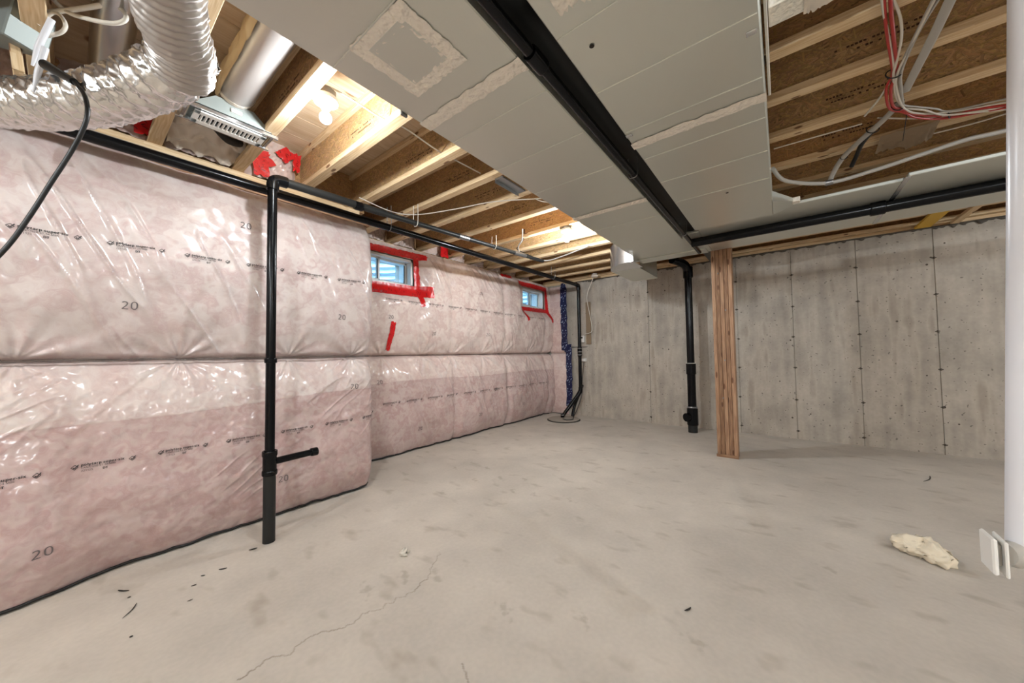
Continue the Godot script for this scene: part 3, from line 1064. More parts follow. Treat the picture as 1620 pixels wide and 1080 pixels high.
	for z in [-1.72, -4.5]:
		var mb := MB.new()
		var y = 2.24 + z * -0.0093
		mb.tube(smooth([Vector3(-2.735, 2.44, z), Vector3(-2.737, y, z), Vector3(-2.705, y - 0.034, z), Vector3(-2.672, y, z), Vector3(-2.675, 2.44, z)], 5), 0.003, 6)
		part(t, "hanger_wire", mb, M.steel)

	# sump pit
	t = thing("sump_cover", "round pale sump pit lid on the floor in the far corner", "pit lid", Vector3(-2.93, 0, -5.13))
	var mb := MB.new()
	mb.lathe([Vector2(0.255, 0), Vector2(0.26, 0.018), Vector2(0.25, 0.026), Vector2(0, 0.027)], Vector3(-2.93, 0, -5.13), Vector3.UP, 40)
	part(t, "lid", mb, M.concrete)
	mb = MB.new()
	mb.lathe([Vector2(0.274, 0), Vector2(0.274, 0.010), Vector2(0.257, 0.011)], Vector3(-2.93, 0, -5.13), Vector3.UP, 40)
	part(t, "rim", mb, M.dirt)
	mb = MB.new()
	mb.tube(smooth([Vector3(-2.87, 0.04, -5.33), Vector3(-2.868, 0.2, -5.40), Vector3(-2.80, 0.42, -5.46), Vector3(-2.79, 0.55, -5.56)], 5), 0.026, 12)
	single("vent_pipe", mb, M.abs_pipe, "short black vent pipe rising from the sump lid behind the slanted leg", "pipe")
	mb = MB.new()
	mb.tube(smooth([Vector3(-2.90, 0.034, -5.05), Vector3(-2.80, 0.034, -5.0), Vector3(-2.74, 0.034, -5.10), Vector3(-2.80, 0.036, -5.22), Vector3(-2.76, 0.2, -5.32), Vector3(-2.72, 0.42, -5.40), Vector3(-2.745, 0.65, -5.47), Vector3(-2.77, 0.95, -5.60)], 6), 0.006, 8)
	part(t, "pump_cord", mb, M.black_cable)

	# soil stack at the back wall
	var s := Vector3(-1.01, 0, -5.33)
	t = thing("soil_stack", "black soil stack with cleanout at its foot against the back wall", "pipe", s)
	pipe(t, "foot_pipe", [s, s + Vector3(0, 0.16, 0)], 0.060, M.abs_dusty)
	coupling(t, "cleanout_fitting", s + Vector3(0, 0.10, 0), s + Vector3(0, 0.33, 0), 0.067, M.abs_pipe)
	mb = MB.new()
	mb.lathe([Vector2(0.05, 0), Vector2(0.05, 0.075), Vector2(0.058, 0.075), Vector2(0.058, 0.1), Vector2(0.0, 0.1)], s + Vector3(-0.01, 0.21, 0), Vector3(-0.55, 0, 0.83).normalized(), 18)
	part(t, "cleanout_cap", mb, M.abs_pipe)
	pipe(t, "lower_pipe", [s + Vector3(0, 0.3, 0), s + Vector3(0, 0.86, 0)], 0.054, M.abs_pipe)
	coupling(t, "reducer", s + Vector3(0, 0.80, 0), s + Vector3(0, 0.95, 0), 0.060, M.abs_pipe)
	coupling(t, "ring", s + Vector3(0, 0.945, 0), s + Vector3(0, 0.957, 0), 0.058, M.white_cable)
	coupling(t, "ring", s + Vector3(0, 0.335, 0), s + Vector3(0, 0.355, 0), 0.060, M.steel)
	pipe(t, "upper_pipe", [s + Vector3(0, 0.93, 0), s + Vector3(0, 2.22, 0)], 0.048, M.abs_pipe)
	coupling(t, "top_fitting", s + Vector3(0, 2.15, 0), s + Vector3(0, 2.30, 0), 0.060, M.abs_pipe)
	mb = MB.new()
	mb.tube(smooth([s + Vector3(0, 2.22, 0), s + Vector3(-0.02, 2.32, 0.04), s + Vector3(-0.09, 2.37, 0.12), s + Vector3(-0.15, 2.385, 0.24)], 6), 0.055, 16)
	part(t, "bend", mb, M.abs_pipe)

	# drain under the ducts, next to the beam, then along the cross duct
	t = thing("overhead_drain", "black drain pipe slung under the ducts beside the steel beam", "pipe", Vector3(-0.655, 2.15, -2))
	pipe(t, "long_run", [Vector3(-0.651, 2.156, 0.9), Vector3(-0.651, 2.158, -4.05)], 0.0195, M.abs_pipe)
	coupling(t, "coupling", Vector3(-0.651, 2.156, -0.955), Vector3(-0.651, 2.156, -1.04), 0.0265, M.abs_pipe)
	for z in [-2.0, -3.3]:
		mb = MB.new()
		mb.tube(smooth([Vector3(-0.677, 2.255, z), Vector3(-0.676, 2.15, z), Vector3(-0.651, 2.133, z), Vector3(-0.626, 2.15, z), Vector3(-0.625, 2.255, z)], 5), 0.003, 6)
		part(t, "hanger_wire", mb, M.steel)
	t = thing("cross_drain", "black drain pipe slung under the wide cross duct by the back wall", "pipe", Vector3(1, 2.15, -3.73))
	pipe(t, "long_run", [Vector3(-0.652, 2.157, -3.66), Vector3(2.2, 2.160, -3.68)], 0.040, M.abs_pipe)
	coupling(t, "coupling", Vector3(0.55, 2.158, -3.67), Vector3(0.63, 2.158, -3.67), 0.047, M.abs_pipe)

# ---------------------------------------------------------------- ducts and beam
func trunk(called: String, label: String, xa: float, xb: float, z0: float, z1: float, yb: float, cuts: Array, beads: Array):
	var t := thing(called, label, "duct", Vector3((xa + xb) * 0.5, yb, z0))
	var edges := [z0] + cuts + [z1]
	for k in edges.size() - 1:
		var mb := MB.new()
		mb.bb(Vector3(xa, yb, edges[k + 1] + 0.001), Vector3(xb, 2.425, edges[k] - 0.001), 0.004)
		part(t, "duct_section", mb, M.galv)
	for z in cuts:
		var mb := tape([Vector3(xa - 0.004, yb, z), Vector3((xa + xb) * 0.5, yb, z + 0.004), Vector3(xb + 0.004, yb, z)], Vector3(0, 0, 1), 0.062, Vector3.DOWN, 0.012, 0.004, z)
		part(t, "joint_tape", mb, M.duct_tape, "wrinkled beige tape over a duct joint")
	for z in beads:
		var mb := MB.new()
		mb.box(Vector3((xa + xb) * 0.5, yb - 0.001, z), Vector3(xb - xa - 0.012, 0.005, 0.006), 0.0015)
		part(t, "stiffening_bead", mb, M.galv)
	return t

func build_ducts():
	var mb := MB.new()
	var t = trunk("duct_trunk", "wide galvanized supply trunk left of the steel beam with taped hatch", -1.235, -0.692, 1.4, -3.47, 2.15, [-0.97, -2.38], [-0.20, -1.13, -1.46, -1.83, -2.72, -0.56])
	var hc := [Vector3(-1.08, 2.15, -0.585), Vector3(-0.865, 2.15, -0.595), Vector3(-0.863, 2.15, -0.802), Vector3(-1.082, 2.15, -0.805)]
	for k in 4:
		var a: Vector3 = hc[k]
		var b: Vector3 = hc[(k + 1) % 4]
		var d := (b - a).normalized()
		part(t, "hatch_tape", tape([a - d * 0.03, (a + b) * 0.5, b + d * 0.03], d.cross(Vector3.UP), 0.060, Vector3.DOWN, 0.010, 0.003, k * 5.0 + 2.0), M.duct_tape)
	mb = MB.new()
	mb.bb(Vector3(-1.065, 2.147, -0.79), Vector3(-0.88, 2.151, -0.60), 0.001)
	part(t, "hatch_cover", mb, M.galv)
	mb = MB.new()
	mb.box(Vector3(-1.24, 2.165, -0.86), Vector3(0.012, 0.05, 0.03), 0.002)
	part(t, "hanger_clip", mb, M.steel)
	t = trunk("duct_trunk", "wide galvanized return trunk right of the steel beam", -0.556, -0.02, 1.4, -3.28, 2.15, [-1.72], [-0.97, -1.273, -1.59, -1.876, -2.2, -2.557])
	for q in [[-0.54, -1.62], [-0.045, -1.34]]:
		mb = MB.new()
		mb.box(Vector3(q[0], 2.147, q[1]), Vector3(0.03, 0.006, 0.022), 0.002)
		part(t, "drive_cleat", mb, M.bright)
	part(t, "patch_tape", tape([Vector3(-0.50, 2.15, -0.84), Vector3(-0.44, 2.15, -0.86), Vector3(-0.36, 2.15, -0.86)], Vector3(0, 0, 1), 0.10, Vector3.DOWN, 0.03, 0.004, 7.7), M.duct_tape)
	mb = MB.new()
	for q in [[-0.47, -1.06], [-0.25, -2.62]]:
		mb.lathe([Vector2(0, 0), Vector2(0.009, 0.001)], Vector3(q[0], 2.1485, q[1]), Vector3.DOWN, 8)
	part(t, "punched_hole", mb, M.dirt)

	# steel beam between the trunks
	t = thing("steel_beam", "black painted steel beam in the gap between the two trunks", "beam", Vector3(-0.62, 2.21, -1))
	mb = MB.new()
	mb.bb(Vector3(-0.690, 2.255, -5.66), Vector3(-0.557, 2.267, 1.4), 0.001)
	part(t, "bottom_flange", mb, M.black_steel)
	mb = MB.new()
	mb.bb(Vector3(-0.628, 2.267, -5.66), Vector3(-0.619, 2.424, 1.4))
	part(t, "web", mb, M.black_steel)
	mb = MB.new()
	mb.bb(Vector3(-0.690, 2.424, -5.66), Vector3(-0.557, 2.436, 1.4), 0.001)
	part(t, "top_flange", mb, M.black_steel)

	# cross duct near the back wall
	t = thing("cross_duct", "low wide galvanized duct crossing in front of the back wall", "duct", Vector3(1, 2.2, -3.75))
	for q in [[-1.30, -0.56, -3.49], [-0.559, 0.66, -3.30], [0.662, 2.2, -3.23]]:
		mb = MB.new()
		mb.bb(Vector3(q[0], 2.2, -4.262), Vector3(q[1], 2.224, q[2]), 0.004)
		part(t, "duct_section", mb, M.galv)
	mb = MB.new()
	mb.bb(Vector3(-1.30, 2.188, -4.255), Vector3(-0.595, 2.200, -4.075), 0.003)
	part(t, "end_cleat", mb, M.galv)
	mb = MB.new()
	mb.box(Vector3(0.661, 2.198, -3.75), Vector3(0.028, 0.006, 1.02), 0.002)
	part(t, "joint_cleat", mb, M.bright)
	mb = MB.new()                                   # flare from the return trunk
	var fa := [Vector3(-0.02, 2.15, -3.28), Vector3(-0.02, 2.15, -2.98), Vector3(0.10, 2.2, -3.225), Vector3(0.10, 2.2, -3.32)]
	mb.face(fa, Vector3.DOWN)
	mb.face([Vector3(-0.02, 2.15, -2.98), Vector3(0.10, 2.2, -3.225), Vector3(0.10, 2.224, -3.225), Vector3(-0.02, 2.224, -2.98)], Vector3.BACK)
	mb.face([Vector3(-0.02, 2.15, -3.28), Vector3(0.10, 2.2, -3.32), Vector3(-0.02, 2.2, -3.32)], Vector3.FORWARD)
	part(t, "flare", mb, M.galv)
	mb = MB.new()
	mb.box(Vector3(0.115, 2.211, -3.25), Vector3(0.045, 0.032, 0.06), 0.003)
	part(t, "corner_tape", mb, M.duct_tape)

	# elbow boot at the left end of the cross duct
	t = thing("elbow_boot", "shiny curved duct elbow at the end of the cross duct", "duct", Vector3(-1.55, 2.2, -4.2))
	mb = MB.new()
	var cc := Vector3(-1.30, 0, -4.30)              # bend centre; leaves along -x, turns to -z
	var ring := []
	for k in 13:
		var a := k / 12.0 * PI / 2
		ring.append(Vector3(-sin(a), 0, cos(a)))
	var ro := 0.39
	var ri := 0.04
	var y0 := 2.15
	var y1 := 2.42
	mb.grid(12, 1, func(i, j): return cc + ring[i] * ro + Vector3(0, y0 if j == 0 else y1, 0), Vector3(-1, 0, 1))
	mb.grid(12, 1, func(i, j): return cc + ring[i] * (ro if j == 0 else ri) + Vector3(0, y0, 0), Vector3.DOWN)
	part(t, "curved_throat", mb, M.bright)
	mb = MB.new()
	mb.bb(Vector3(cc.x - ro, y0, -5.02), Vector3(cc.x - ro + 0.006, y1, cc.z))
	mb.bb(Vector3(cc.x - ri - 0.006, y0, -5.02), Vector3(cc.x - ri, y1, cc.z))
	mb.bb(Vector3(cc.x - ro, y0 - 0.001, -5.02), Vector3(cc.x - ri, y0 + 0.005, cc.z))
	mb.bb(Vector3(cc.x - ro, y1 - 0.006, -5.02), Vector3(cc.x - ri, y1, cc.z))
	part(t, "straight_leg", mb, M.galv)
	mb = MB.new()
	mb.bb(Vector3(cc.x - ro - 0.004, y0 - 0.008, -5.03), Vector3(cc.x - ri + 0.004, y0 + 0.012, -5.0), 0.002)
	part(t, "end_flange", mb, M.galv)

	# small flat duct crossing at the upper right, seen in the joist space
	t = thing("flat_duct", "taped grey flat duct beside the return trunk under the joists", "duct", Vector3(0.3, 2.36, -1.45))
	mb = MB.new()
	mb.bb(Vector3(0.0, 2.33, -1.60), Vector3(3.0, 2.43, -1.50), 0.004)
	part(t, "duct_section", mb, M.duct_tape)
	mb = MB.new()
	mb.bb(Vector3(0.0, 2.36, -1.46), Vector3(3.0, 2.43, -1.40), 0.004)
	part(t, "duct_section", mb, M.galv)
	part(t, "wrinkled_tape", tape([Vector3(0.10, 2.33, -1.56), Vector3(0.15, 2.33, -1.56), Vector3(0.21, 2.33, -1.56)], Vector3(0, 0, 1), 0.10, Vector3.DOWN, 0.02, 0.006, 3.3), M.film)

	# branch ducts in the joist bays, register and boot
	t = thing("branch_duct", "bare round branch duct in the joist bay behind the flexible duct", "duct", Vector3(-1.6, 2.56, -0.1))
	mb = MB.new()
	mb.tube([Vector3(-2.75, 2.56, -0.09), Vector3(-1.9, 2.56, -0.09), Vector3(-1.24, 2.40, -0.09)], 0.066, 22)
	part(t, "pipe", mb, M.bright)
	t = thing("branch_duct", "film wrapped round branch duct feeding the ceiling register", "duct", Vector3(-1.8, 2.58, -0.5))
	mb = MB.new()
	mb.tube([Vector3(-2.33, 2.575, -0.535), Vector3(-2.0, 2.58, -0.535), Vector3(-1.55, 2.575, -0.535), Vector3(-1.24, 2.40, -0.535)], 0.083, 24)
	part(t, "pipe", mb, M.foil_grey)
	mb = MB.new()
	mb.tube([Vector3(-2.38, 2.575, -0.535), Vector3(-2.30, 2.578, -0.535), Vector3(-2.29, 2.578, -0.535)], [0.075, 0.088, 0.086], 24)
	part(t, "collar", mb, M.film)
	mb = MB.new()                                   # kraft jacket hanging off one side
	mb.grid(20, 8, func(i, j):
		var x := lerpf(-2.33, -1.60, i / 20.0)
		var a := lerpf(0.25, 1.5 + wrinkle.get_noise_1d(x * 9.0) * 0.5, j / 8.0)
		var r := 0.092 + wrinkle.get_noise_2d(x * 12.0, a * 2.0) * 0.012 + 0.03 * maxf(0.0, 0.5 - a)
		return Vector3(x, 2.577 + sin(a - 0.9) * r, -0.535 + cos(a - 0.9) * r), Vector3.BACK)
	part(t, "kraft_jacket", mb, M.kraft_pale, "torn yellowish paper jacket")
	t = thing("ceiling_register", "white louvred ceiling register in a metal bracket between joists", "register", Vector3(-2.43, 2.43, -0.53))
	mb = MB.new()
	mb.bb(Vector3(-2.350, 2.418, -0.745), Vector3(-2.335, 2.436, -0.32), 0.001)
	part(t, "bracket_rail", mb, M.bright)
	mb = MB.new()
	mb.bb(Vector3(-2.515, 2.418, -0.745), Vector3(-2.500, 2.436, -0.32), 0.001)
	part(t, "bracket_rail", mb, M.bright)
	for z in [-0.345, -0.72]:
		mb = MB.new()
		mb.bb(Vector3(-2.51, 2.424, z - 0.006), Vector3(-2.34, 2.434, z + 0.006))
		part(t, "bracket_end", mb, M.bright)
	mb = MB.new()
	for b in [[-2.49, -2.45, -0.69, -0.375], [-2.385, -2.352, -0.69, -0.375], [-2.49, -2.352, -0.69, -0.665], [-2.49, -2.352, -0.40, -0.375]]:
		mb.bb(Vector3(b[0], 2.408, b[2]), Vector3(b[1], 2.416, b[3]), 0.002)
	part(t, "face_plate", mb, M.white_plastic)
	for k in 14:
		mb = MB.new()
		mb.box(Vector3(-2.418, 2.413, -0.41 - k * 0.0188), Vector3(0.068, 0.010, 0.0055), 0.001, Basis(Vector3.RIGHT, 0.6))
		part(t, "louvre", mb, M.white_plastic)
	mb = MB.new()
	mb.bb(Vector3(-2.45, 2.43, -0.67), Vector3(-2.385, 2.436, -0.395))
	part(t, "dark_throat", mb, M.window_gasket)
	mb = MB.new()                                    # boot: box tapering up to the round pipe
	var lo := [Vector3(-2.51, 2.437, -0.36), Vector3(-2.33, 2.437, -0.36), Vector3(-2.33, 2.437, -0.71), Vector3(-2.51, 2.437, -0.71)]
	var hi := [Vector3(-2.44, 2.56, -0.45), Vector3(-2.32, 2.51, -0.45), Vector3(-2.32, 2.51, -0.62), Vector3(-2.44, 2.56, -0.62)]
	for k in 4:
		var o: Vector3 = (lo[k] + lo[(k + 1) % 4]) * 0.5 - Vector3(-2.42, 2.437, -0.535)
		mb.face([lo[k], lo[(k + 1) % 4], hi[(k + 1) % 4], hi[k]], o)
	mb.face(hi, Vector3.UP)
	part(t, "boot", mb, M.boot)
	mb = MB.new()
	mb.box(Vector3(-2.325, 2.47, -0.54), Vector3(0.02, 0.02, 0.05), 0.003)
	part(t, "boot_clip", mb, M.white_plastic)

	# flexible ducts at the upper left
	t = thing("flexible_duct", "crinkled silver flexible duct bending up beside the insulated wall", "duct", Vector3(-2.2, 2.28, 0))
	var lowp := smooth([Vector3(-2.637, 2.209, 0.270), Vector3(-2.520, 2.199, 0.180), Vector3(-2.409, 2.187, 0.102), Vector3(-2.192, 2.163, -0.011), Vector3(-2.004, 2.157, -0.102), Vector3(-1.832, 2.168, -0.178), Vector3(-1.710, 2.196, -0.230), Vector3(-1.647, 2.227, -0.236)], 40)
	mb = MB.new()
	crinkle(mb, lowp, 0.0965, 56, 0.062, 1.0)
	part(t, "lower_section", mb, M.foil, "bright foil with spiral ribs")
	var upp := smooth([Vector3(-1.719, 2.182, -0.236), Vector3(-1.620, 2.205, -0.221), Vector3(-1.521, 2.213, -0.184), Vector3(-1.377, 2.245, -0.149), Vector3(-1.224, 2.290, -0.117), Vector3(-1.116, 2.308, -0.090)], 40)
	mb = MB.new()
	crinkle(mb, upp, 0.094, 48, 0.024, 0.55)
	part(t, "upper_section", mb, M.foil_grey, "dull grey foil with fine ribs")

func crinkle(mb: MB, path: Array, r: float, sides: int, pitch: float, amp: float):
	var m := path.size()
	var u := Vector3.UP
	var run := 0.0
	var centers := []
	for i in m:
		var t: Vector3 = (path[mini(i + 1, m - 1)] - path[maxi(i - 1, 0)]).normalized()
		u = (u - t * u.dot(t)).normalized()
		if i > 0: run += path[i].distance_to(path[i - 1])
		centers.append([path[i], u, t.cross(u), run])
	var pos := func(i, j):
		var c = centers[j]
		var a: float = TAU * i / sides
		var ph: float = c[3] / pitch - a / TAU
		var rib := 1.0 - absf(2.0 * (ph - floorf(ph)) - 1.0)
		var cr := wrinkle.get_noise_3d(cos(a) * 4.0 + c[3] * 9.0, sin(a) * 4.0 - c[3] * 5.0, c[3] * 26.0)
		var rr: float = r * (1.0 + amp * (-0.15 * pow(1.0 - rib, 1.3) + cr * 0.09))
		return c[0] + (c[1] * cos(a) + c[2] * sin(a)) * rr
	# outward normals: the grid is closed, so choose the side from one vertex
	var mid: int = m / 2
	var c = centers[mid]
	var am: float = TAU * (sides / 2) / sides
	mb.grid(sides, m - 1, pos, c[1] * cos(am) + c[2] * sin(am))

# ---------------------------------------------------------------- post, lights
func build_post():
	var t := thing("support_post", "built-up timber post of five nailed boards under the ducts", "post", Vector3(-0.488, 0, -4.345))
	for k in 5:
		var mb := MB.new()
		var xa := -0.583 + k * 0.038
		var dz := rng.randf_range(-0.006, 0.004)
		mb.bb(Vector3(xa + 0.0011, 0.012 if k < 4 else 0.0, -4.415 + dz), Vector3(xa + 0.0369, 2.253, -4.278 + dz), 0.003, Vector2(rng.randf() * 3.0, rng.randf()))
		part(t, "board", mb, M.stud if k % 2 == 0 else M.stud_b)
	var mb := MB.new()
	mb.bb(Vector3(-0.588, 0, -4.268), Vector3(-0.388, 0.03, -4.258), 0.002)
	part(t, "foot_strip", mb, M.stud_b)
	for y in [0.62, 1.02, 1.55, 1.95]:
		mb = MB.new()
		mb.box(Vector3(-0.49 + sin(y * 9.0) * 0.03, y, -4.273), Vector3(0.012, 0.016, 0.004), 0.001)
		part(t, "nail_plate", mb, M.steel)

func ceiling_light(p: Vector3, label: String, energy: float, tilt := 0.0):
	# p: centre of the bulb
	var t := thing("ceiling_light", label, "light", p, "bare bulb ceiling lights")
	var mb := MB.new()
	mb.lathe([Vector2(0, 0.145), Vector2(0.048, 0.145), Vector2(0.052, 0.14), Vector2(0.052, 0.105), Vector2(0.0, 0.105)], p, Vector3.UP, 8)
	part(t, "junction_box", mb, M.steel)
	mb = MB.new()
	mb.lathe([Vector2(0.0, 0.104), Vector2(0.060, 0.104), Vector2(0.063, 0.098), Vector2(0.058, 0.084), Vector2(0.030, 0.074), Vector2(0.024, 0.052), Vector2(0.020, 0.050), Vector2(0, 0.05)], p, Vector3.UP, 28)
	part(t, "lamp_holder", mb, M.porcelain)
	mb = MB.new()
	var prof := []
	for k in 15:
		var a := -PI / 2 + k / 14.0 * PI * 0.83
		prof.append(Vector2(cos(a) * 0.030, sin(a) * 0.030))
	prof.append(Vector2(0.014, 0.040))
	prof.append(Vector2(0.013, 0.056))
	mb.lathe(prof, p, Vector3.UP, 24)
	part(t, "bulb", mb, M.bulb)
	var l := OmniLight3D.new()
	l.name = "bulb_glow"
	l.light_color = Color(0.94, 0.975, 1.0)
	l.light_energy = energy
	l.light_size = 0.03
	l.omni_range = 14.0
	l.omni_attenuation = 2.0
	l.shadow_enabled = true
	t.add_child(l)

func cable(called: String, pts: Array, r: float, m: Material, label: String, category := "cable", group := "", per := 6):
	var mb := MB.new()
	mb.tube(smooth(pts, per), r, 8)
	return single(called, mb, m, label, category, group)

func build_cables():
	# left bays
	cable("electrical_cable", [Vector3(-1.818, 2.52, -0.758), Vector3(-1.778, 2.5, -0.868), Vector3(-1.764, 2.48, -1.084), Vector3(-1.741, 2.482, -1.211), Vector3(-1.79, 2.5, -1.495), Vector3(-1.785, 2.5, -1.659), Vector3(-1.771, 2.5, -1.905)], 0.0045, M.white_cable, "white cable threaded through the joists from the nearer bulb")
	cable("electrical_cable", [Vector3(-2.716, 2.43, -1.45), Vector3(-2.72, 2.41, -1.757), Vector3(-2.57, 2.395, -1.919), Vector3(-2.237, 2.405, -2.074), Vector3(-1.913, 2.425, -2.212), Vector3(-1.546, 2.43, -2.44), Vector3(-1.2, 2.432, -2.6)], 0.0045, M.white_cable, "white cable sagging below the joists from pipe to duct")
	cable("electrical_cable", [Vector3(-1.61, 2.432, -2.40), Vector3(-1.57, 2.41, -2.44), Vector3(-1.50, 2.40, -2.50), Vector3(-1.42, 2.41, -2.52)], 0.004, M.white_cable, "short cable tail hanging beside the supply trunk")
	cable("electrical_cable", [Vector3(-2.25, 2.52, -3.10), Vector3(-2.303, 2.42, -3.161), Vector3(-2.419, 2.39, -3.244), Vector3(-2.553, 2.385, -3.462), Vector3(-2.60, 2.39, -3.70), Vector3(-2.50, 2.385, -3.98), Vector3(-2.247, 2.40, -3.988), Vector3(-1.832, 2.43, -3.90)], 0.008, M.grey_cable, "grey cable looping out of the overhead conduit end")
	cable("electrical_cable", [Vector3(-2.24, 2.52, -3.12), Vector3(-2.30, 2.43, -3.18), Vector3(-2.44, 2.40, -3.27), Vector3(-2.54, 2.40, -3.42), Vector3(-2.5, 2.365, -3.85)], 0.006, M.black_cable, "black cable hooking into the overhead conduit end")
	var mb := MB.new()
	mb.bb(Vector3(-1.66, 2.425, -2.235), Vector3(-1.585, 2.438, -1.945), 0.002)
	mb.bb(Vector3(-1.66, 2.405, -2.235), Vector3(-1.655, 2.438, -1.945))
	single("bridging_bracket", mb, M.steel, "grey steel bridging bracket between two joists beside the trunk", "bracket")
	# far corner
	cable("electrical_cable", [Vector3(-2.42, 2.43, -5.36), Vector3(-2.50, 2.33, -5.42), Vector3(-2.66, 2.1, -5.55), Vector3(-2.63, 1.75, -5.60), Vector3(-2.60, 1.52, -5.60), Vector3(-2.66, 1.46, -5.60), Vector3(-2.75, 1.45, -5.62), Vector3(-2.79, 1.41, -5.64)], 0.006, M.white_cable, "white cable dropping from the joists to the corner outlet")
	mb = MB.new()
	mb.lathe([Vector2(0.0, 0.0), Vector2(0.05, 0.0), Vector2(0.07, 0.02), Vector2(0.04, 0.06), Vector2(0, 0.06)], Vector3(-2.42, 2.375, -5.36), Vector3.UP, 9)
	single("cable_box", mb, M.film, "pale round cable box under the last joists in the far corner", "electrical box")
	mb = MB.new()
	mb.bb(Vector3(-2.735, 1.27, -5.66), Vector3(-2.645, 2.02, -5.641), 0.003)
	single("mounting_board", mb, M.kraft, "narrow brown board screwed upright to the back wall in the corner", "board")
	var t := thing("outlet", "white outlet box on the back wall beside the sump riser", "outlet", Vector3(-2.80, 1.365, -5.63))
	mb = MB.new()
	mb.bb(Vector3(-2.845, 1.305, -5.66), Vector3(-2.765, 1.425, -5.615), 0.004)
	part(t, "box", mb, M.white_plastic)
	mb = MB.new()
	mb.bb(Vector3(-2.818, 1.375, -5.616), Vector3(-2.792, 1.40, -5.612))
	part(t, "socket", mb, M.window_gasket)
	mb = MB.new()
	mb.bb(Vector3(-2.87, 0.965, -5.66), Vector3(-2.74, 1.02, -5.60), 0.004)
	single("pump_switch", mb, M.white_plastic, "small white pump switch box low on the sump riser", "switch")
	mb = MB.new()
	mb.bb(Vector3(-3.03, 1.22, -5.655), Vector3(-2.72, 1.232, -5.645))
	single("pipe_strap", mb, M.steel, "thin metal strap from blue tape to the sump riser", "strap")

	# upper left tangle
	cable("white_tube", [Vector3(-2.45, 2.57, 0.24), Vector3(-2.34, 2.526, 0.165), Vector3(-2.292, 2.488, 0.126), Vector3(-2.204, 2.492, 0.057), Vector3(-2.086, 2.509, -0.034), Vector3(-1.977, 2.54, -0.118), Vector3(-1.9, 2.57, -0.18)], 0.0085, M.white_cable, "thick white tube crossing in front of the bare branch duct", "tube")
	cable("white_tube", [Vector3(-2.231, 2.562, 0.081), Vector3(-2.175, 2.491, 0.034), Vector3(-2.076, 2.44, -0.02), Vector3(-2, 2.422, -0.08), Vector3(-1.962, 2.438, -0.109), Vector3(-2.004, 2.495, -0.099), Vector3(-2.056, 2.521, -0.057), Vector3(-2.123, 2.56, -0.003)], 0.0075, M.white_cable, "white tube making a wide loop round the bare branch duct", "tube", "", 10)
	cable("white_tube", [Vector3(-2.265, 2.443, 0.102), Vector3(-2.24, 2.467, 0.084), Vector3(-2.214, 2.487, 0.065), Vector3(-2.191, 2.471, 0.046), Vector3(-2.179, 2.436, 0.035), Vector3(-2.193, 2.409, 0.045), Vector3(-2.235, 2.395, 0.077)], 0.0065, M.white_cable, "white tube making a small loop beside the metal box", "tube", "", 10)
	for q in [[[Vector3(-2.172, 2.432, 0.067), Vector3(-2.218, 2.324, 0.098), Vector3(-2.237, 2.254, 0.11)], [0.010, 0.010, 0.004], "upper white plastic strap end hanging from the metal box"], [[Vector3(-2.162, 2.305, 0.079), Vector3(-2.187, 2.21, 0.095), Vector3(-2.203, 2.138, 0.104)], [0.010, 0.0095, 0.004], "lower white plastic strap end hanging over the flexible duct"]]:
		mb = MB.new()
		mb.tube(q[0], q[1], 10)
		single("plastic_strap", mb, M.pvc, q[2], "strap")
	t = thing("junction_box", "galvanized junction box hanging beside white tubes at the top", "electrical box", Vector3(-2.42, 2.36, 0.17))
	var bs := Basis(Vector3(-0.75, 0.05, 0.6).normalized(), Vector3.UP, Vector3.ZERO)
	var ax := Vector3(0.80, -0.30, -0.52).normalized()
	var az := ax.cross(Vector3.UP).normalized()
	bs = Basis(ax, az.cross(ax).normalized(), az)
	mb = MB.new()
	mb.box(Vector3(-2.415, 2.475, 0.19), Vector3(0.27, 0.15, 0.12), 0.005, bs)
	part(t, "body", mb, M.boot)
	mb = MB.new()
	mb.box(Vector3(-2.415, 2.475, 0.19) + bs * Vector3(0, -0.064, 0), Vector3(0.25, 0.014, 0.11), 0.003, bs)
	part(t, "cover", mb, M.steel)
	mb = MB.new()
	for k in 5: mb.tube([Vector3(-2.36 + k * 0.012, 2.53, 0.14 - k * 0.006), Vector3(-2.365 + k * 0.012, 2.56, 0.14 - k * 0.006)], 0.006, 8)
	part(t, "ribbed_connector", mb, M.white_plastic)
	mb = MB.new()
	mb.box(Vector3(-2.40, 2.345, 0.155), Vector3(0.05, 0.14, 0.03), 0.003, Basis(Vector3(0.5, 0, 0.8).normalized(), 0.2))
	single("wood_block", mb, M.lumber, "short pale wood block under the galvanized junction box", "block")
	mb = MB.new()
	mb.tube([Vector3(-2.131, 2.222, 0.077), Vector3(-1.979, 2.122, 0.009)], [0.017, 0.012], 12)
	mb.tube(smooth([Vector3(-1.979, 2.122, 0.009), Vector3(-1.913, 2.056, -0.014), Vector3(-1.880, 1.981, -0.022), Vector3(-1.894, 1.922, -0.013), Vector3(-1.930, 1.845, 0.011), Vector3(-1.960, 1.727, 0.052), Vector3(-1.980, 1.598, 0.095), Vector3(-1.983, 1.466, 0.145), Vector3(-2.003, 1.275, 0.249), Vector3(-2.064, 0.931, 0.430)], 6), 0.0065, 10)
	single("power_cord", mb, M.black_cable, "black power cord hanging in front of the pink insulation", "cord")

